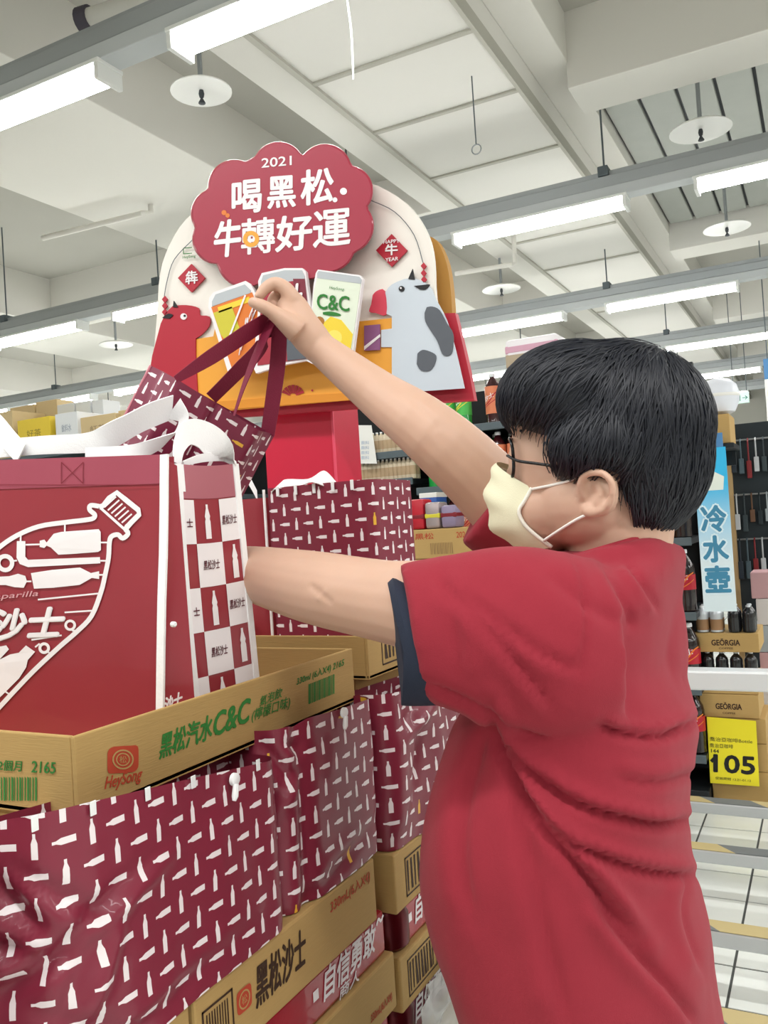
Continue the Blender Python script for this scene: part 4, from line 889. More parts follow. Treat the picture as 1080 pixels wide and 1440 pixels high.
# hairline in the head's own side view (forward, up): everything in front of and below it is skin
line_px = [(690, 585), (712, 598), (735, 606), (757, 609), (772, 628), (781, 652), (784, 676), (800, 684), (815, 668), (832, 658), (858, 661), (872, 676), (876, 700), (885, 730), (898, 754), (930, 757), (975, 757)]
line = [side(x, y, .075) for x, y in line_px]
poly = np.array(line + [(line[-1][0], -.30), (.25, -.30), (.25, line[0][1])])
def sdist(q):
    """signed distance to the skin region (positive inside it)"""
    x, y = q[:, 0], q[:, 1]; n = len(poly); ins = np.zeros(len(q), bool); dm = np.full(len(q), 9.0)
    for i in range(n):
        a, b = poly[i], poly[(i + 1) % n]; ab = b - a; t = np.clip(((x - a[0]) * ab[0] + (y - a[1]) * ab[1]) / (ab @ ab), 0, 1)
        dm = np.minimum(dm, np.hypot(x - a[0] - t * ab[0], y - a[1] - t * ab[1]))
        c = ((a[1] > y) != (b[1] > y)) & (x < (b[0] - a[0]) * (y - a[1]) / (b[1] - a[1] + 1e-12) + a[0]); ins ^= c
    return np.where(ins, dm, -dm)
loc = np.stack([-(HV[:, 0] - H0.x), HV[:, 2] - H0.z], 1); sd = sdist(loc)
t_ = np.clip((sd + .010) / .016, 0, 1); t_ = t_ * t_ * (3 - 2 * t_)
cen = np.array([H0.x - .02, H0.y, H0.z + .005]); tgt = cen + (HV - cen) * .72
HV2 = HV * (1 - t_[:, None]) + tgt * t_[:, None]
# locks: shallow grooves that run with the hair
crown = np.array(hl(-.055, .0, .085)); nz_ = np.array([noise.noise(Vector((math.atan2(p[1] - crown[1], p[0] - crown[0]) * 7, (p[2] - crown[2]) * 9, np.linalg.norm(p - crown) * 10))) for p in HV])
HV2 += HN * (nz_ * .006 * (1 - t_))[:, None]
mbh = MB().add(HV2, HF)
rnd = random.Random(3); cand = [i for i in range(len(HV)) if sd[i] < -.002]
for k in range(5200):
    i = rnd.choice(cand); p = Vector(HV[i]); n = Vector(HN[i]); h = rnd.uniform(-.0005, .0035); w = rnd.uniform(.0006, .0013)
    ln = rnd.uniform(.03, .06); st = ln / 6; pts = []; sw = rnd.uniform(-.35, .35)
    for j in range(7):
        pts.append((p + n * (h + .0012 * math.sin(j * .5)), n))
        d = (p - Vector(crown)); d = d.normalized() * .9 + Vector((0, 0, -1)) * min(1.2, .35 + max(0, (p - Vector(crown)).length * 5)) + Vector((-.45, 0, 0)) * (1 if p.x < H0.x - .0 else .0)
        d += n.cross(d) * sw; d = (d - n * d.dot(n)).normalized()
        q, nn_, _i, _d = bvh.find_nearest(p + d * st); p, n = q, nn_
    e = sdist(np.array([[-(pts[-1][0].x - H0.x), pts[-1][0].z - H0.z]]))[0]
    if e > .010: continue
    r = []
    for j, (c, nn_) in enumerate(pts):
        tan = (pts[min(j + 1, 6)][0] - pts[max(j - 1, 0)][0]).normalized(); s_ = tan.cross(nn_).normalized() * w * (1 - (j / 6) ** 2 * .95); r.append([c - s_, c + nn_ * w * .6, c + s_])
    mbh.rings(r, cap=False, closed=False)
obj('hair', mbh, m_hair, man, smooth=True)
# ------------------------------------------------------------------ eyes, glasses, mask
for s in (1, -1):
    f_, u_ = side(727, 622, .034); e = obj('eye', MB().ellipsoid(hl(f_ - .010, s * .033, u_), (.0125, .0125, .0125)), mat('eye_white', '#e9e2da', rough=.2), man, smooth=True)
    obj('iris', MB().ellipsoid(hl(f_ + .0005, s * .034, u_), (.003, .0055, .0055)), m_frame, e, smooth=True)
    f_, u_ = side(724, 612, .034); obj('eyebrow', MB().tube(spline([hl(f_ - .002, s * .014, u_ + .001), hl(f_ - .004, s * .034, u_ + .006), hl(f_ - .014, s * .052, u_ + .002)], 4), interp([.002, .0035, .0015], 4), 8), m_hair, man, smooth=True)
gf, gu = side(711, 637, .06); E0 = lambda px, py, l, s: (lambda q: hl(q[0], s * l, q[1]))(side(px, py, l))
g = obj('glasses', MB().tube([hl(gf + .006, -.009, gu + .006), hl(gf + .008, 0, gu + .009), hl(gf + .006, .009, gu + .006)], .0016, 8), m_frame, man, smooth=True)
for s in (1, -1):
    rr = [hl(gf + .006 - .010 * ((l_ + .0) / .05) ** 2, s * (.035 + .026 * math.copysign(abs(math.cos(a)) ** .6, math.cos(a))), gu + .023 * math.copysign(abs(math.sin(a)) ** .6, math.sin(a)) - .006) for a in np.linspace(0, 2 * math.pi, 29) for l_ in [.035 + .026 * math.cos(a)]]
    obj('lens_rim', MB().tube(rr, .0019, 8), m_frame, g, smooth=True)
    obj('lens', MB().add(rr[:-1] + [hl(gf + .002, s * .035, gu - .006)], [(i, (i + 1) % 28, 28) for i in range(28)]), mat('lens_glass', '#ffffff', rough=.02, trans=1.0, ior=1.02), g)
    tf, tu = side(830, 664, .078)
    obj('temple', MB().tube(spline([hl(gf - .002, s * .061, gu - .003), E0(728, 648, .068, s), E0(755, 652, .075, s), E0(783, 656, .080, s), hl(tf, s * .083, tu), hl(tf - .02, s * .082, tu - .01)], 4), .0017, 8), m_frame, g, smooth=True)
cpx = [(703, 650), (692, 670), (688, 700), (694, 738), (716, 762), (748, 776)]; epx = [(748, 686), (739, 704), (731, 719), (738, 737), (754, 754), (773, 770)]
ctr = [side(x, y, 0) for x, y in cpx]; edg = [side(x, y, .058) for x, y in epx]; el = [.058, .060, .061, .060, .056, .050]
cs = spline([(a, b, 0) for a, b in ctr], 5); es = spline([(a, b, 0) for a, b in edg], 5); els = interp(el, 5); rg = []
for j in range(len(cs)):
    r = []; pl = .0034 * math.sin(j / (len(cs) - 1) * math.pi * 7)
    for i in range(-12, 13):
        a = i / 12 * math.pi / 2; k = math.cos(a) ** .85; r.append(hl(es[j].x + (cs[j].x - es[j].x) * k + pl * k, els[j] * math.sin(a), es[j].y + (cs[j].y - es[j].y) * k))
    rg.append(r)
mk = obj('face_mask', MB().rings(rg, cap=False, closed=False), m_mask, man, smooth=True)
for s in (0, -1):
    e = [r[s] for r in rg]; obj('mask_edge', MB().tube(e, .0022, 8), mat('mask_seam', '#f4f3e6', rough=.7), mk, smooth=True)
obj('nose_wire', MB().tube([p + Vector((-.001, 0, -.004)) for p in rg[1][4:21]], .0012, 6), mat('mask_seam', '#f4f3e6'), mk)
m_loop = mat('ear_loop', '#f3f1ea', rough=.8)
E1 = lambda px, py, l, s: (lambda q: hl(q[0], s * l, q[1]))(side(px, py, l))
for s in (1, -1):
    obj('ear_loop', MB().tube(spline([E1(748, 688, .060, s), E1(790, 679, .073, s), E1(825, 666, .082, s), E1(846, 664, .080, s), E1(856, 680, .068, s), E1(856, 705, .066, s), E1(846, 721, .074, s), E1(822, 725, .079, s), E1(792, 742, .071, s), E1(765, 760, .055, s)], 5), .0016, 8), m_loop, mk, smooth=True)
# ------------------------------------------------------------------ clothes
levels = [(770, 796, 930, .075), (781, 790, 948, .10), (800, 775, 956, .150), (830, 757, 962, .180), (880, 738, 971, .188), (930, 700, 978, .188), (980, 650, 982, .186), (1040, 626, 985, .186), (1110, 607, 972, .190), (1180, 599, 973, .192), (1250, 606, 983, .194), (1310, 624, 1000, .196), (1380, 648, 1012, .198), (1460, 668, 1028, .200), (1560, 682, 1040, .200), (1680, 694, 1050, .198)]
TB = MB(); rg = []
for py, l, r, b in levels:
    d = .965; hw = (r - l) / 2 * d / F; c = W((l + r) / 2, py, d); a = math.sqrt(max(.004, hw * hw - (.459 * b) ** 2)) / .886
    if py < 930: a = min(a, .060 + .095 * (py - 770) / 160 + .012); 
    rg.append([Vector((c.x + a * math.copysign(abs(math.cos(q)) ** .85, math.cos(q)), c.y + b * math.copysign(abs(math.sin(q)) ** .85, math.sin(q)), c.z)) for q in np.linspace(0, 2 * math.pi, 40, endpoint=False)])
rg = [[Vector(tuple(interp([rg[i][k][c] for i in range(len(rg))], 3)[j] for c in range(3))) for k in range(40)] for j in range((len(rg) - 1) * 3 + 1)]
TB.rings(rg)
TB.ellipsoid(W(904, 905, .98), (.05, .09, .10)); TB.ellipsoid(W(893, 838, 1.0), (.048, .085, .055))
cyl = lambda pts, rads, n=28: TB.tube(spline(pts, 5), interp(rads, 5), n)
def sleeve(secs, n=32):
    """secs: (centre, half height along the image's vertical, half depth, tilt) rings from trunk to cuff"""
    rs = []
    S_ = list(zip(*[(c.x, c.y, c.z, h, w, tl) for c, h, w, tl in secs])); I = [interp(list(col), 6) for col in S_]
    for x, y, z, h, w, tl in zip(*I):
        up_ = Vector(cu) * math.cos(tl) + Vector(cr) * math.sin(tl); dp = Vector(cf)
        rs.append([Vector((x, y, z)) + up_ * h * math.sin(q) + dp * w * math.cos(q) for q in np.linspace(0, 2 * math.pi, n, endpoint=False)])
    TB.rings(rs); return rs
near = sleeve([(W(850, 910, .86), .088, .085, -.05), (W(790, 908, .835), .094, .080, -.08), (W(720, 902, .825), .092, .070, -.15), (W(650, 895, .83), .080, .064, -.18), (W(578, 888, .842), .0705, .060, -.20)])
far = sleeve([(W(850, 790, 1.12), .075, .07, .2), (W(760, 762, 1.13), .072, .068, .4), (W(700, 722, 1.125), .062, .060, .55), (W(682, 712, 1.125), .060, .060, .6)])
TB.tube([(lambda c: Vector((c.x + .060 * math.cos(q), c.y + .070 * math.sin(q), c.z - .012 + .014 * math.cos(q))))(W(846, 775, Hd)) for q in np.linspace(0, 2 * math.pi, 40)], .016, 10)
SV, SN, SF = remesh(TB, .0058, 10)
# creases of the shirt (followed in the photo, cut into the cloth as real grooves with a swelling beside them)
folds = [([(688, 985), (705, 1051), (734, 1109), (768, 1168), (812, 1216), (861, 1275), (905, 1330)], 9, .0085, -1), ([(700, 1005), (725, 1061), (759, 1095), (812, 1129), (870, 1148), (929, 1158), (985, 1150)], 8, .0080, -1),
         ([(744, 1124), (793, 1177), (851, 1206), (919, 1226), (985, 1231)], 8, .0070, -1), ([(841, 1017), (880, 1031), (929, 1034), (990, 1008)], 7, .0060, -1), ([(827, 1255), (880, 1323), (943, 1391), (985, 1450)], 11, .0060, 1),
         ([(657, 837), (710, 880), (764, 920), (817, 944)], 9, .0032, 1), ([(612, 812), (660, 860), (705, 905), (750, 960), (780, 1000)], 10, .0030, 1), ([(802, 780), (816, 820), (823, 861), (821, 910), (812, 940)], 4, .0020, 1), ([(880, 790), (900, 820), (925, 860)], 6, .003, 1), ([(845, 790), (875, 850), (890, 880)], 7, .0025, 1),
         ([(760, 800), (840, 860), (900, 880)], 14, .002, -1), ([(690, 1020), (660, 1100), (650, 1200), (665, 1300)], 14, .004, 1), ([(720, 1090), (745, 1200), (770, 1330), (800, 1440)], 16, .004, 1), ([(600, 960), (660, 985), (740, 1030), (770, 1038)], 6, .004, 1), ([(965, 1230), (960, 1290), (990, 1370)], 9, .004, 1), ([(620, 800), (640, 880), (650, 960)], 10, .0018, -1), ([(860, 1090), (920, 1100), (985, 1085)], 9, .003, -1)]
C_ = (SV - EYE) @ RM; PX = np.stack([CX + F * C_[:, 0] / C_[:, 2], CY - F * C_[:, 1] / C_[:, 2]], 1); face = np.einsum('ij,ij->i', SN, EYE - SV); disp = np.zeros(len(SV)); front = C_[:, 2] < 1.08
for pts, w, dep, sg in folds:
    P = np.array([(v.x, v.y) for v in spline([(x, y, 0) for x, y in pts], 6)]); best = np.full(len(SV), 1e9); sgn = np.zeros(len(SV)); tt = np.zeros(len(SV))
    for i in range(len(P) - 1):
        a, b = P[i], P[i + 1]; ab = b - a; t = np.clip(((PX - a) @ ab) / (ab @ ab), 0, 1); q = PX - a - t[:, None] * ab; dd = np.hypot(q[:, 0], q[:, 1])
        m = dd < best; best[m] = dd[m]; sgn[m] = np.sign(ab[0] * q[m, 1] - ab[1] * q[m, 0]); tt[m] = (i + t[m]) / (len(P) - 1)
    env = np.clip(np.minimum(tt, 1 - tt) * 6, .25, 1) if w < 20 else 1; x = best * sgn * sg / w
    disp += np.where((face > -.05) & front, env * dep * 1.5 * (-np.exp(-(x * 1.6) ** 2) + .75 * np.exp(-((x - 1.6) / 1.3) ** 2) + .2 * np.exp(-((x + 2.2) / 1.5) ** 2)), 0)
lowf = np.array([noise.noise(Vector(p) * 9) * .0035 + noise.noise(Vector(p) * 22) * .0014 for p in SV])
SV2 = SV + SN * (disp + lowf)[:, None]
obj('t_shirt', MB().add(SV2, SF), m_shirt, man, smooth=True)
# dark undershirt cuff that peeps out of the near sleeve
US = MB(); up_ = (Vector(cu) * math.cos(-.24) + Vector(cr) * math.sin(-.24)); ctr_ = [W(640, 905, .835), W(600, 905, .84), W(574, 902, .842), W(566, 905, .845)]; rs = []
for c, h, w in zip(ctr_, (.060, .062, .0645, .062), (.052, .054, .054, .052)): rs.append([c + up_ * h * math.sin(q) + Vector(cf) * w * math.cos(q) - Vector(cr) * .016 * max(0, -math.sin(q)) for q in np.linspace(0, 2 * math.pi, 28, endpoint=False)])
obj('undershirt_sleeve', US.rings(rs), m_navy, man, smooth='auto')
col_ = lambda q, dr=0.0: (lambda c: Vector((c.x + (.056 + dr) * math.cos(q), c.y + (.066 + dr) * math.sin(q), c.z + .014 * math.cos(q))))(W(846, 775, Hd))
obj('collar', MB().tube([col_(q) for q in np.linspace(0, 2 * math.pi, 40)], .0045, 8), mat('red_rib', '#982636', rough=.85), man, smooth=True)
# trousers and shoes (below the frame)
TR = MB(); TR.tube([(-.29, .97, .95), (-.29, .97, .82)], [.09, .12], 28)
for s in (-1, 1): TR.tube([(-.31, .97 + s * .075, .92), (-.30, .97 + s * .095, .75), (-.31, .97 + s * .10, .50), (-.29, .97 + s * .10, .28), (-.28, .97 + s * .10, .05)], [.085, .09, .08, .075, .072], 20)
TV, TN, TF = remesh(TR, .012, 6); obj('trousers', MB().add(TV, TF), mat('charcoal_trousers', '#23252b', rough=.8), man, smooth=True)
for s in (-1, 1):
    sh = MB(); sh.tube([(-.205, .97 + s * .10, .05), (-.27, .97 + s * .10, .055), (-.36, .97 + s * .105, .042), (-.44, .97 + s * .11, .032), (-.475, .97 + s * .11, .028)], [.038, .05, .046, .042, .025], 16)
    o = obj('shoe', sh, mat('black_shoe', '#1b1b1d', rough=.5), man, smooth='auto'); obj('sole', MB().box((-.485, .93 + s * .105 - .008, 0), (-.20, .93 + s * .105 + .088, .02), bev=.008), mat('rubber_sole', '#d8d6d0', rough=.7), o)
# ================================================================== shelves and goods behind the man
YS = 4.5
m_shelf = mat('black_shelf_steel', '#23282c', rough=.45, metal=.3); m_lip = mat('shelf_lip', '#59656b', rough=.4, metal=.2)
m_backp = mat('shelf_back', '#15181b', rough=.7)
def gondola(x0, x1, zs, label, depth=.55, ytop=2.30, lips=True):
    t = thing('store_shelf', label, 'shelf', ((x0 + x1) / 2, YS + depth / 2, 0))
    obj('back_panel', MB().box((x0, YS + depth - .02, .05), (x1, YS + depth, ytop)), m_backp, t)
    obj('base', MB().box((x0, YS + .02, 0), (x1, YS + depth, .07), bev=.004), m_shelf, t)
    for x in (x0, x1 - .03): obj('upright', MB().box((x, YS + depth - .05, .05), (x + .03, YS + depth - .02, ytop)), m_shelf, t)
    for z in zs:
        o = obj('shelf_board', MB().box((x0, YS, z - .03), (x1, YS + depth - .02, z), bev=.003), m_shelf, t)
        obj('price_rail', MB().box((x0, YS - .012, z - .036), (x1, YS, z + .006), bev=.003), m_lip, o)
    return t
zA = 2.03; zA2 = 1.71
gondola(-2.10, -1.12, (2.03, 1.70, 1.36, 1.0, .6), 'tall black shelf of orange labelled and green soda bottles beside the header board')
gondola(-1.10, -.605, (2.03, 1.70, 1.34, .965, .59, .25), 'black shelf of large dark cola bottles behind the man and blue sign')
gondola(-3.10, -2.12, (1.93, 1.765, 1.40, 1.0, .6), 'shelf of small white capped bottles behind the red column')
# bottles: body, band label and cap
m_cap = mat('white_cap', '#e9ecee', rough=.4)
def bottle(name, label, group, loc, h, r, m_body, m_label, deco=None, lab=(.30, .66), cap=None):
    x, y, z = loc
    t = thing(name, label, 'bottle', loc, group)
    obj('bottle_body', MB().lathe([(r * .82, 0), (r, .03 * h), (r * .97, .12 * h), (r, .22 * h), (r * .98, lab[0] * h), (r * .98, lab[1] * h), (r, .68 * h), (r * .9, .76 * h), (r * .55, .86 * h), (r * .34, .915 * h), (r * .32, .94 * h)], 18, loc), m_body, t, smooth='auto')
    l = obj('bottle_label', MB().rings([[Vector((x + r * 1.012 * math.cos(2 * math.pi * k / 24), y + r * 1.012 * math.sin(2 * math.pi * k / 24), z + zz * h)) for k in range(24)] for zz in lab], cap=False), m_label, t, smooth=True)
    if deco: deco(l, x, y, z, h, r)
    obj('bottle_cap', MB().lathe([(r * .36, .935 * h), (r * .38, .945 * h), (r * .38, .985 * h), (r * .33, h)], 14, loc), cap or m_cap, t, smooth='auto')
    return t
def cyl_fn(x, y, z, r): return lambda a, b: Vector((x + r * math.sin(a / r), y - r * math.cos(a / r), z + b))
def deco_swoosh(text, m_ink, m2):
    def f(l, x, y, z, h, r):
        g = cyl_fn(x, y, z, r * 1.03); mb = MB(); letters(mb, text, g, r * 1.5, r * .62, -r * .85, h * .44, bold=.02, shear=.2, rot=.38); obj('brand_lettering', mb, m_ink, l)
        mb = MB(); stroke(mb, sp2([(-r * 1.1, h * .36), (-r * .2, h * .44), (r * .5, h * .58), (r * 1.1, h * .63)], 5), h * .022, g); stroke(mb, sp2([(-r * .9, h * .33), (r * .1, h * .42), (r * 1.1, h * .52)], 5), h * .014, g); obj('label_swoosh', mb, m2, l)
    return f
m_cola = mat('cola_bottle', '#1c0d10', rough=.12, coat=.6); m_green = mat('green_soda', '#1f9a44', rough=.15, coat=.5); m_amber = mat('dark_soda', '#3a1216', rough=.12, coat=.6)
m_lred = mat('red_label', '#b5182c', rough=.35); m_lor = mat('orange_label', '#d9805a', rough=.4); m_lgr = mat('green_label', '#4dbb55', rough=.4)
cola = bottle('cola_bottle', 'large dark cola bottle with red swoosh label on the shelf behind the man', 'cola bottles behind the man', (-.660, YS + .07, .965), .318, .052, m_cola, m_lred, deco_swoosh('沙士', m_inkw, m_canor), (.36, .60))
orange = bottle('soda_bottle', 'dark soda bottle with orange label and white cap on the black shelf', 'orange labelled soda bottles', (-1.62, YS + .06, 2.03), .285, .045, m_amber, m_lor, deco_swoosh('沙士', m_inkw, m_lred), (.20, .74))
greenb = bottle('soda_bottle', 'bright green soda bottle with white cap on the black shelf', 'green soda bottles', (-1.9, YS + .06, 2.03), .285, .045, m_green, m_lgr, deco_swoosh('C&C', m_inkw, m_lem), (.24, .66))
cn_ = ['nearest the blue sign', 'second from the blue sign']
cola['label'] = 'large cola bottle with red swoosh label, middle shelf, nearest the blue sign'
for z, sn_ in ((1.34, 'upper'), (.965, 'middle'), (.59, 'lower'), (.25, 'lowest')):
    for k in range(2):
        if z == .965 and k == 0: continue
        dup(cola, (-.660 - k * .115, YS + .07, z), 0, f'large cola bottle with red swoosh label, {sn_} shelf, {cn_[k]}')
for k, x in enumerate((-.655, -.79)): dup(orange, (x, YS + .12, 2.03), 0, ['dark soda bottle on the top shelf behind the crown of the hair', 'dark soda bottle on the top shelf mostly hidden by the black hair'][k])
od = ['first', 'second', 'third', 'fourth', 'fifth', 'sixth', 'seventh', 'eighth', 'ninth']
orange['label'] = 'dark soda bottle with orange label on the top shelf, first after the green ones'
for k in range(4): dup(orange, (-1.62 + .097 * (k + 1), YS + .06, 2.03), 0, f'dark soda bottle with orange label on the top shelf, {od[k + 1]} after the green ones')
greenb['label'] = 'green soda bottle on the top shelf, middle of the three'
dup(greenb, (-1.80, YS + .06, 2.03), 0, 'green soda bottle on the top shelf, beside the orange labelled ones')
dup(greenb, (-1.995, YS + .06, 2.03), 0, 'green soda bottle on the top shelf, farthest from the orange labelled ones')
for k in range(9):
    x = -2.0 + k * .098
    if k < 4: dup(greenb, (x, YS + .06, 1.70), 0, f'green soda bottle in the front row of the second shelf, {od[k]} from the left')
    else: dup(orange, (x, YS + .06, 1.70), 0, f'orange labelled soda bottle, front row of the second shelf, {od[k - 4]} after the green ones')
for k in range(5): dup(greenb if k < 2 else orange, (-1.76 + k * .098, YS + .17, 1.70), 0, f'{"green" if k < 2 else "orange labelled"} soda bottle in the back row of the second shelf, {od[k]} from the left')
for k in range(9): dup(orange, (-2.0 + k * .098, YS + .06, 1.36), 0, f'orange labelled soda bottle on the third shelf, {od[k]} from the left')
# small white capped bottles, two shelves, and a white notice
m_milk = mat('cream_bottle', '#cdbfa6', rough=.35)
small = bottle('small_bottle', 'small cream bottle with white cap packed on the shelf beside the red column', 'small white capped bottles', (-2.50, YS + .04, 1.765), .13, .021, m_milk, mat('tan_label', '#b39a7a', rough=.5), None, (.2, .6))
for k in range(14):
    for r_ in range(2):
        if k == 0 and r_ == 0: continue
        dup(small, (-2.50 + k * .028 - .0, YS + .04 + r_ * .05, 1.765))
for k in range(14): dup(small, (-2.50 + k * .028, YS + .04, 1.93), 0, 'small cream bottle with white cap on the upper shelf behind the notice', 'small bottles on the upper shelf')
t = thing('notice_sheet', 'white printed notice standing behind the arm beside the red column', 'notice', (-2.40, YS - .03, 1.91))
c4 = [onY(504, 598, YS - .03), onY(522, 598, YS - .03), onY(530, 652, YS - .03), onY(506, 652, YS - .03)]; obj('sheet', MB().prism(c4, (0, .004, 0)), m_white, t)
mb = MB()
for k in range(4): letters(mb, '飲料', lambda a, b: onY(508 + a, 625 + k * 7 - b, YS - .0305 - .001), 11, 5, bold=.0)
obj('lettering', mb, mat('grey_blue_ink', '#9fb0c8'), t)
# packs on top of the shelf
def pack(name, label, x0, x1, y0, y1, z0, z1, bands, cat='package', bev=.02, m0=None, group=None):
    t = thing(name, label, cat, ((x0 + x1) / 2, (y0 + y1) / 2, z0), group)
    b = obj('wrapper', MB().box((x0, y0, z0), (x1, y1, z1), bev=bev), m0 or mat('white_wrapper', '#eeeaee', rough=.35), t, smooth='auto')
    for k, (a, c, m) in enumerate(bands): obj('printed_band', MB().box((x0 - .0015, y0 - .0015, z0 + (z1 - z0) * a), (x1 + .0015, y1 + .0015, z0 + (z1 - z0) * c), bev=bev * .5), m, t)
    return t
m_pink = mat('pink_print', '#d8a6bb', rough=.4); m_beige = mat('beige_print', '#b9a88f', rough=.5)
solo('carton', MB().box((-1.60, YS + .2, 2.032), (-1.14, YS + .5, 2.30), bev=.004), m_card, 'plain carton on the soda shelf top carrying a white and pink package', 'carton')
pack('tissue_package', 'white package with pink and beige bands on top of the soda shelf', -1.58, -1.27, YS + .2, YS + .48, 2.302, 2.52, [(.02, .25, m_pink), (.25, .62, m_beige), (.62, .84, m_pink)])
# dark rear gap above: the red packs and printed carton before the shelf
for k, (z0, z1) in enumerate(((0.0, .35), (.35, .70), (.70, 1.02), (1.02, 1.325))):
    solo('carton', MB().box((-1.86, 3.80, z0), (-1.42, 4.14, z1 - .002), bev=.004), m_card, f'plain brown carton {["on the floor", "second from the floor", "third from the floor", "just under the printed one"][k]} in the stack behind the raised arm', 'carton', 'cartons behind the raised arm')
t = thing('carton', 'brown carton with red numbers topping the stack under the raised arm', 'carton', (-1.64, 3.97, 1.325), 'cartons behind the raised arm')
obj('carton_body', MB().box((-1.86, 3.80, 1.325), (-1.42, 4.14, 1.468), bev=.004), m_card, t)
fn = lambda a, b: Vector((a, 3.7992, b)); mb = MB(); letters(mb, '2021.12', fn, .10, .028, -1.58, 1.42, bold=.01); letters(mb, '黑松', fn, .10, .03, -1.80, 1.42, bold=.01); obj('lettering', mb, m_inko, t)
mb = MB(); bars(mb, -1.72, -1.60, 1.345, 1.40, fn, 14); obj('barcode', mb, mat('faded_ink', '#8b6d45'), t)
for k, (x, m, lab) in enumerate(((-1.80, m_lred, 'red drink pack on the printed carton, nearest the patterned bag'), (-1.715, mat('foil_pack', '#a79a9c', rough=.3, metal=.4), 'silver striped drink pack in the middle on the printed carton'), (-1.63, mat('mauve_pack', '#8c7f9c', rough=.4), 'mauve drink pack on the printed carton under the arm'))):
    t = thing('drink_pack', lab, 'package', (x, 3.88, 1.47), 'drink packs on the printed carton')
    obj('wrapper', MB().box((x - .04, 3.83, 1.469), (x + .04, 3.95, 1.62 - k * .02), bev=.015), m, t, smooth='auto')
    obj('printed_band', MB().box((x - .041, 3.829, 1.52), (x + .041, 3.951, 1.545), bev=.006), m_canye if k == 1 else mat('dark_red', '#7a1524'), t)
pack('blue_box', 'blue package with white lid behind the patterned bag under the arm', -1.93, -1.83, 4.16, 4.30, 1.47, 1.66, [(.86, 1.0, m_white)], bev=.006, m0=mat('blue_box_print', '#2f5aa8', rough=.4))
solo('carton', MB().box((-1.95, 4.15, 0), (-1.80, 4.32, 1.469), bev=.004), m_card, 'tall narrow brown carton behind the stack under the blue package', 'carton')

# blue hanging sign
t = thing('hanging_sign', 'tall blue and white sign lettered for cold water jugs', 'sign', (-.49, YS - .05, .97))
YG = YS - .05; q = [onY(976, 632, YG), onY(1024, 632, YG), onY(1036, 858, YG), onY(990, 860, YG)]; q[0] = Vector((q[3].x + .0, YG, q[0].z)); q[1] = Vector((q[2].x, YG, q[0].z)); q[3] = Vector((q[0].x, YG, q[3].z)); q[2] = Vector((q[1].x, YG, q[3].z))
m_sign = mat('sign_print', '#bfe0ec', rough=.4); nt = m_sign.node_tree; tc = nt.nodes.new('ShaderNodeTexCoord'); sx = nt.nodes.new('ShaderNodeSeparateXYZ'); cr_ = nt.nodes.new('ShaderNodeValToRGB')
nt.links.new(tc.outputs['Generated'], sx.inputs[0]); nt.links.new(sx.outputs[2], cr_.inputs[0]); nt.links.new(cr_.outputs[0], nt.nodes['Principled BSDF'].inputs['Base Color'])
e = cr_.color_ramp.elements; e[0].position = .3; e[0].color = lin('#d8e8ee'); e[1].position = .78; e[1].color = lin('#2fb4e6')
obj('sign_panel', MB().prism(q, (0, .008, 0)), m_sign, t)
gs = lambda a, b: Vector((q[3].x + a, YG - .0008, q[3].z + b)); sw, sh = q[2].x - q[3].x, q[0].z - q[3].z
for k, ch in enumerate('冷水壺'):
    mb = MB(); letters(mb, ch, lambda a, b: gs(a, b) + Vector((0, .0003, 0)), sw * .74, sh * .155, sw * .12, sh * (.49 - k * .185), bold=.10); obj('letter_outline', mb, mat('pale_sky', '#d9eef7', rough=.5), t)
    mb = MB(); letters(mb, ch, lambda a, b: gs(a, b) - Vector((0, .0008, 0)), sw * .74, sh * .155, sw * .12, sh * (.49 - k * .185), bold=.035); obj('lettering', mb, mat('steel_blue_ink', '#3f86a8', rough=.5), t)
mb = MB(); shape(mb, [(sw * .1, sh * .74), (sw * .85, sh * .74), (sw * .9, sh * .82), (sw * .55, sh * .86), (sw * .5, sh * .95), (sw * .25, sh * .97), (sw * .15, sh * .86)], gs); obj('jug_picture', mb, mat('jug_print', '#dfe7df', rough=.4), t)
mb = MB(); shape(mb, [(sw * .2, sh * .86), (sw * .45, sh * .86), (sw * .45, sh * .95), (sw * .25, sh * .96)], lambda a, b: gs(a, b) - Vector((0, .0006, 0))); obj('jug_picture', mb, mat('jug_lime', '#b6cf8e'), t)
obj('header_strip', MB().box((q[0].x + .03, YG, q[0].z), (q[1].x - .01, YG + .008, q[0].z + .07), bev=.002), mat('blue_strip', '#4a7fb0'), t)
obj('sign_arm', MB().box((-.604, YG + .009, q[0].z - .06), (q[1].x - .02, YG + .03, q[0].z - .03)), m_shelf, t)
# round white container and cartons crowning the shelf end
xg = onY(1006, 560, YS).x
solo('carton', MB().box((xg - .06, YS + .02, 1.80), (xg + .055, YS + .3, 1.945), bev=.004), m_card, 'small brown carton under the round white container behind the head', 'carton')
obj_ = thing('shelf_bracket', 'dark bracket board at the shelf end carrying the small carton behind the head', 'bracket', (xg, YS + .16, 1.78)); obj('bracket_board', MB().box((-.64, YS + .0, 1.775), (xg + .07, YS + .32, 1.799), bev=.003), m_shelf, obj_); obj('bracket_arm', MB().box((-.62, YS + .30, 1.70), (xg + .05, YS + .32, 1.775)), m_shelf, obj_)
t = thing('round_container', 'round white plastic container on a small carton behind the head', 'container', (xg, YS + .15, 1.946))
obj('container_body', MB().lathe([(.03, 0), (.075, .02), (.098, .07), (.10, .11), (.09, .155), (.06, .185), (.02, .195)], 28, (xg, YS + .15, 1.946)), mat('milky_plastic', '#dfe3ec', rough=.35), t, smooth='auto'); obj('rim_band', MB().lathe([(.1005, 0), (.102, .004), (.102, .012), (.1005, .016)], 28, (xg, YS + .15, 2.04), cap=False), m_white, t, smooth='auto')

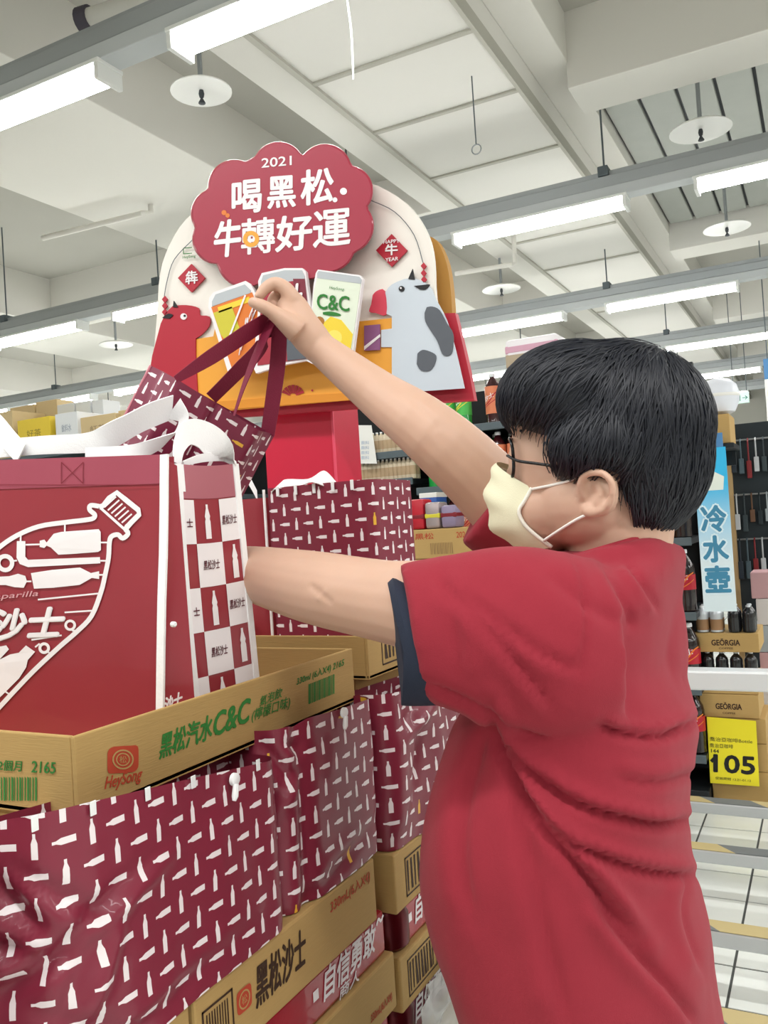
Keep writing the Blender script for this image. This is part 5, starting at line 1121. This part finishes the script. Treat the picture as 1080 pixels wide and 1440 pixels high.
# coffee bottles in printed trays, price sign
m_brown = mat('coffee_label', '#9a7552', rough=.45); m_cblack = mat('black_coffee', '#1b1c1f', rough=.2, coat=.4); m_clear = mat('silver_shoulder', '#c9ced2', rough=.3, metal=.3)
cof_b = bottle('coffee_bottle', 'short coffee bottle with brown label in the upper printed tray, front row, left', 'brown labelled coffee bottles', (-.6, 4.66, .79), .135, .031, m_clear, m_brown, None, (.1, .5))
cof_k = bottle('coffee_bottle', 'short black coffee bottle in the upper printed tray, front row, left', 'black coffee bottles', (-.43, 4.66, .79), .135, .031, m_cblack, m_cblack, None, (.1, .5), m_clear)
def coffee_tray(x0, x1, z0, h, label, text=True):
    t = thing('coffee_carton', label, 'carton', ((x0 + x1) / 2, 4.74, z0), 'printed coffee cartons')
    obj('tray_body', MB().box((x0, 4.6, z0), (x1, 4.95, z0 + h), bev=.003), m_card, t)
    if text:
        fn = lambda a, b: Vector((a, 4.5992, b)); mb = MB(); w = x1 - x0
        letters(mb, 'GEÖRGIA', fn, w * .44, .034, x0 + w * .27, z0 + h * .36, bold=.03); letters(mb, 'COFFEE', fn, w * .22, .009, x0 + w * .38, z0 + h * .16, bold=.01); obj('lettering', mb, m_inkd, t)
    return t
coffee_tray(-.638, -.335, .755, .095, 'brown printed coffee carton above the white rail with two kinds of bottles on it')
i0 = 0
for r_ in range(2):
    for k in range(2):
        if i0 == 0: cof_b.location = (-.598, 4.64, .851); i0 = 1
        else: dup(cof_b, (-.598 + k * .068, 4.64 + r_ * .07, .851), 0, f'short coffee bottle with brown label in the upper printed tray, {["front", "back"][r_]} row, {["left", "right"][k]}')
        if r_ == 0 and k == 0: cof_k.location = (-.445, 4.64, .851)
        else: dup(cof_k, (-.445 + k * .068, 4.64 + r_ * .07, .851), 0, f'short black coffee bottle in the upper printed tray, {["front", "back"][r_]} row, {["left", "right"][k]}')
for k in range(4): dup(cof_k, (-.585 + k * .068, 4.64, .618), 0, f'short black coffee bottle under the upper printed tray, {od[k]} from the left', 'lower black coffee bottles')
coffee_tray(-.636, -.352, .545, .072, 'blank topped brown coffee carton just below the white rail', False)
coffee_tray(-.632, -.355, .425, .118, 'brown printed coffee carton with dark lettering just above the yellow price sign')
for k, (a, b) in enumerate(((.30, .423), (.16, .298), (.0, .158))): solo('carton', MB().box((-.608 + .004 * k, 4.605, a), (-.33, 4.95, b), bev=.004), m_card, f'plain brown carton {["highest", "middle", "lowest"][k]} of three behind the yellow price sign', 'carton', 'cartons behind the price sign')
t = thing('price_sign', 'yellow price sign reading 105 on the coffee cartons', 'sign', (-.5, 4.58, .1))
YP = 4.575; q = [onY(994, 1008, YP), onY(1063, 1014, YP), onY(1068, 1106, YP), onY(999, 1101, YP)]
obj('sign_sheet', MB().prism(q, (0, .003, 0)), mat('price_yellow', '#f0e22a', rough=.5), t)
PS = lambda s, x0, y0, x1, y1, h, bold=.02: px_text(t, s, x0, y0, x1, y1, h, m_blk, bold, 0, lambda a, b: onY(a, b, YP - .001))
PS('105', 1004, 1085, 1061, 1089, 24, .04); PS('144', 1000, 1058, 1011, 1059, 5, .02); mb = MB(); stroke(mb, [(1000, 1071), (1007, 1064)], 5, lambda a, b: onY(a, b, YP - .0011)); obj('lettering', mb, m_blk, t); PS('喬治亞咖啡Bottle', 998, 1042, 1058, 1046, 6, .0); PS('喬治亞咖啡', 998, 1051, 1031, 1053, 6, .0); PS('促銷期間 12.21-01.12', 1006, 1096, 1056, 1100, 4, .0)
# ------------------------------------------------------------------ platform trolley with hazard-striped slats
m_al = mat('aluminium', '#c6cacc', rough=.35, metal=.5); m_hz = mat('hazard_tape', '#b79a48', rough=.55); nt = m_hz.node_tree
tc = nt.nodes.new('ShaderNodeTexCoord'); wv = nt.nodes.new('ShaderNodeTexWave'); wv.bands_direction = 'DIAGONAL'; wv.inputs['Scale'].default_value = 1.5; rp = nt.nodes.new('ShaderNodeValToRGB'); rp.color_ramp.interpolation = 'CONSTANT'
rp.color_ramp.elements[0].color = lin('#b8a777'); rp.color_ramp.elements[1].position = .5; rp.color_ramp.elements[1].color = lin('#6b6f70'); nt.links.new(tc.outputs['Object'], wv.inputs[0]); nt.links.new(wv.outputs['Fac'], rp.inputs[0]); nt.links.new(rp.outputs[0], nt.nodes['Principled BSDF'].inputs['Base Color'])
t = thing('platform_trolley', 'aluminium platform trolley with hazard striped crossbars on the tiled floor', 'trolley', (-.2, 2.9, 0))
for y in (3.95, 3.40, 2.76, 2.27):
    s = obj('crossbar', MB().box((-.80, y, .150), (.22, y + .075, .20), bev=.006), m_al, t); obj('hazard_tape', MB().box((-.79, y + .002, .2), (.21, y + .073, .2015)), m_hz, s)
for x in (-.82, .20): obj('side_rail', MB().box((x, 2.2, .10), (x + .05, 4.06, .1495), bev=.006), m_al, t)
for x in (-.82, .20): obj('post', MB().box((x + .005, 3.46, .149), (x + .045, 3.50, .80), bev=.005), m_al, t)
obj('guard_rail', MB().box((-.84, 3.44, .795), (.26, 3.53, .87), bev=.008), mat('white_rail', '#dfe2e4', rough=.35, metal=.2), t)
for x in (-.795, .225):
    for y in (2.3, 3.95):
        w = obj('wheel', MB().tube([(x - .018, y, .05), (x + .018, y, .05)], .05, 20), m_dark, t, smooth='auto'); obj('wheel_fork', MB().box((x - .024, y - .02, .05), (x + .024, y + .02, .10)), m_galv, t)
# ------------------------------------------------------------------ hanging goods rack and aisle end
t = thing('pegboard_rack', 'dark pegboard rack of hanging utensils right of the blue sign', 'rack', (-.34, 5.6, 0))
obj('rack_panel', MB().box((-.52, 5.60, .35), (-.14, 5.63, 1.98)), mat('rack_panel', '#2a3338', rough=.7), t)
for x in (-.52, -.17): obj('rack_post', MB().box((x, 5.56, 0), (x + .03, 5.60, 2.0)), mat('pale_wood', '#c9a978', rough=.6) if x < -.4 else m_galv, t)
for z in (1.88, 1.55, 1.28): obj('peg_rail', MB().tube([(-.50, 5.585, z), (-.16, 5.585, z)], .006, 6), m_galv, t)
cols_ = ['#2b3540', '#51646d', '#8b2b2f', '#c9cdd0', '#39454a', '#70503a', '#1f2a2f', '#a9b3b8']
rnd = random.Random(11); rows3 = ((1.88, 'top'), (1.55, 'middle'), (1.28, 'bottom')); cn = dict(zip(cols_, ['navy', 'slate grey', 'dark red', 'silver', 'charcoal', 'brown', 'black', 'pale grey']))
for z, rn in rows3:
    for k in range(8):
        x = -.475 + k * .042; c = cols_[k] if rn != 'middle' else cols_[(k + 3) % 8]; L = .16 + .08 * rnd.random()
        t = thing('hanging_utensil', f'{cn[c]} long-handled utensil hanging in the {rn} row of the pegboard rack', 'utensil', (x, 5.56, z - L), 'utensils on the pegboard rack')
        obj('utensil_head', MB().box((x - .014, 5.553, z - L), (x + .014, 5.567, z - L * .55), bev=.004), mat('utensil_' + c[1:], c, rough=.4), t); obj('utensil_handle', MB().tube([(x, 5.56, z - L * .55), (x, 5.56, z - .012), (x, 5.585, z + .006)], .005, 6), mat('utensil_' + c[1:], c, rough=.4), t)
for k in range(5):
    z = .36 + k * .15; solo('goods_package', MB().box((-.40 + .02 * (k % 2), 5.20, z if k else 0), (-.27, 5.42, z + .148), bev=.006), mat(['pale_pack', 'pink_pack', 'grey_pack'][k % 3], ['#d9d4d2', '#c9a0a4', '#aab1b6'][k % 3], rough=.4), f'{["pale", "pink", "grey"][k % 3]} goods package, {od[k]} from the floor in the pile beside the blue sign', 'package', 'packages beside the blue sign')
for k, (px, py, w, h, d) in enumerate(((1060, 855, .42, .34, 9.4), (1050, 880, .34, .22, 8.6))):
    p = onZ(px, 888 + 8 * k, 0); solo('carton', MB().box((p.x - w / 2, p.y, 0), (p.x + w / 2, p.y + .3, h), bev=.005), m_card, ['larger brown carton on the far aisle floor beside the teal wall', 'smaller brown carton on the far aisle floor before the larger one'][k], 'carton')
t = thing('aisle_rack', 'dark far aisle rack of mixed goods behind the pegboard', 'rack', (-.35, 8.2, 0))
obj('rack_frame', MB().box((-.75, 8.3, .1), (.02, 8.35, 2.05)), mat('rack_panel', '#2a3338'), t)
for z in (.3, .8, 1.3, 1.75): obj('rack_shelf', MB().box((-.75, 7.95, z - .02), (.02, 8.3, z)), m_galv, t)
for x in (-.75, -.01): obj('rack_leg', MB().box((x, 8.3, 0), (x + .03, 8.36, 2.1)), m_galv, t)
gi = 0
for z in (.3, .8, 1.3, 1.75):
    for k in range(5):
        x = -.68 + k * .145; hh = .2 + .12 * rnd.random(); ck = ['tan', 'pale', 'red', 'grey', 'green'][(k + gi) % 5]
        solo('boxed_good', MB().box((x, 8.0, z + .001), (x + .12, 8.2, z + hh), bev=.005), mat('boxed_' + ck, {'tan': '#b99a6c', 'pale': '#d8d6cf', 'red': '#a5453f', 'grey': '#6d757a', 'green': '#4d6b58'}[ck], rough=.5), f'{ck} boxed good, place {k + 1} on the {["lowest", "second", "third", "highest"][gi]} board of the far aisle rack', 'box', 'boxes on the far aisle rack')
    gi += 1
# hanging green direction sign and blue banner far back
a, b = W(1028, 553, 12), W(1055, 567, 12)
t = thing('exit_sign', 'small pale green direction sign hanging far back above the aisle', 'sign', (a.x, a.y, b.z))
obj('sign_body', MB().box((a.x, a.y, b.z), (b.x, a.y + .05, a.z), bev=.006), mat('pale_green_sign', '#c4e3d6', rough=.4), t)
fn = lambda u, v: Vector((a.x + u, a.y - .0012, b.z + v)); w_, h_ = b.x - a.x, a.z - b.z
mb = MB(); letters(mb, '出口', fn, w_ * .42, h_ * .6, w_ * .08, h_ * .2, bold=.02); letters(mb, '→', fn, w_ * .3, h_ * .35, w_ * .62, h_ * .3, bold=.02); obj('lettering', mb, mat('deep_green_ink', '#2c6e62'), t)
for x in (a.x + .03, b.x - .03): obj('hanging_wire', MB().tube([(x, a.y + .025, a.z), (x, a.y + .025, 4.75)], .006, 6), m_rod, t)
a, b = W(1073, 505, 9), W(1092, 600, 9)
t = thing('hanging_banner', 'blue topped white banner hanging at the edge of the picture over the far aisle', 'banner', (a.x, a.y, b.z)); hb = a.z - b.z
obj('banner_sheet', MB().box((a.x, a.y, b.z), (b.x, a.y + .01, a.z - hb * .3)), m_white, t); obj('banner_header', MB().box((a.x, a.y, a.z - hb * .3), (b.x, a.y + .012, a.z)), mat('blue_strip', '#4a7fb0'), t)
obj('hanging_wire', MB().tube([((a.x + b.x) / 2, a.y, a.z), ((a.x + b.x) / 2, a.y, 4.75)], .006, 6), m_rod, t)

# ------------------------------------------------------------------ cartons on the storage shelf at the left
t = thing('store_shelf', 'far storage shelf topped with cartons behind the white bag handles', 'shelf', (-4.9, 4.5, 0))
obj('back_panel', MB().box((-6.6, 4.75, .05), (-3.2, 4.78, 2.1)), m_backp, t)
for x in (-6.6, -4.9, -3.23): obj('upright', MB().box((x, 4.72, 0), (x + .03, 4.75, 2.1)), m_shelf, t)
for z in (2.15, 1.75, 1.3): obj('shelf_board', MB().box((-6.6, 4.18, z - .03), (-3.2, 4.74, z), bev=.003), m_lip, t)
def carton_px(x0, y0, x1, y1, Y, label, m, text=None, ink=None, depth=.3, z0=None):
    a, b = onY(x0, y0, Y), onY(x1, y1, Y); zb = b.z if z0 is None else z0
    t = thing('carton', label, 'carton', ((a.x + b.x) / 2, Y + depth / 2, zb), 'cartons on the storage shelf')
    obj('carton_body', MB().box((a.x, Y, zb), (b.x, Y + depth, a.z), bev=.004), m, t)
    obj('flap_seam', MB().box((a.x + .002, Y + depth / 2 - .004, a.z), (b.x - .002, Y + depth / 2 + .004, a.z + .0015)), mat('seam_brown', '#8a6a40'), t)
    if text:
        w, h = b.x - a.x, a.z - zb; mb = MB(); letters(mb, text, lambda u, v: Vector((a.x + u, Y - .0008, zb + v)), w * .44, h * .2, w * .28, h * .5, bold=.0); obj('lettering', mb, ink or mat('pale_brown_ink', '#8d775a'), t)
    return t
m_yel = mat('yellow_carton', '#e3c63c', rough=.6); m_wcar = mat('white_carton', '#dfe2e4', rough=.6); m_tan = mat('tan_carton', '#cfb88c', rough=.75)
carton_px(-70, 592, 20, 632, 4.25, 'tan carton at the far left end behind the white strap', m_tan, z0=2.151)
carton_px(24, 592, 72, 628, 4.22, 'bright yellow carton on the storage shelf', m_yel, '好茶', mat('olive_ink', '#8f7d2a'), z0=2.151)
carton_px(77, 583, 110, 616, 4.22, 'white carton with blue print right of the yellow one', m_wcar, '飲料水', mat('slate_ink', '#7c8a9c'), z0=2.151)
carton_px(112, 588, 164, 622, 4.25, 'tan carton with dark print right of the white one', m_tan, '紅茶', None, z0=2.151)
carton_px(166, 578, 200, 618, 4.30, 'tan carton beside the tilted maroon bag', m_tan, z0=2.151)
for k, (x0, y0, x1, y1, lab, m, tx) in enumerate(((14, 574, 50, 600, 'tan carton behind and above the yellow carton', m_tan, None), (50, 566, 82, 600, 'taller tan carton behind the yellow carton', m_tan, None), (80, 570, 106, 596, 'white and navy carton on the back row of the storage shelf', m_wcar, '茶'), (106, 566, 128, 590, 'small white carton with red mark, back row', m_wcar, '鮮'), (129, 564, 146, 590, 'smallest white carton with red mark near the maroon bag', m_wcar, '乳'))):
    carton_px(x0, y0, x1, y1, 4.56, lab, m, tx, m_lred, .17, z0=2.151)
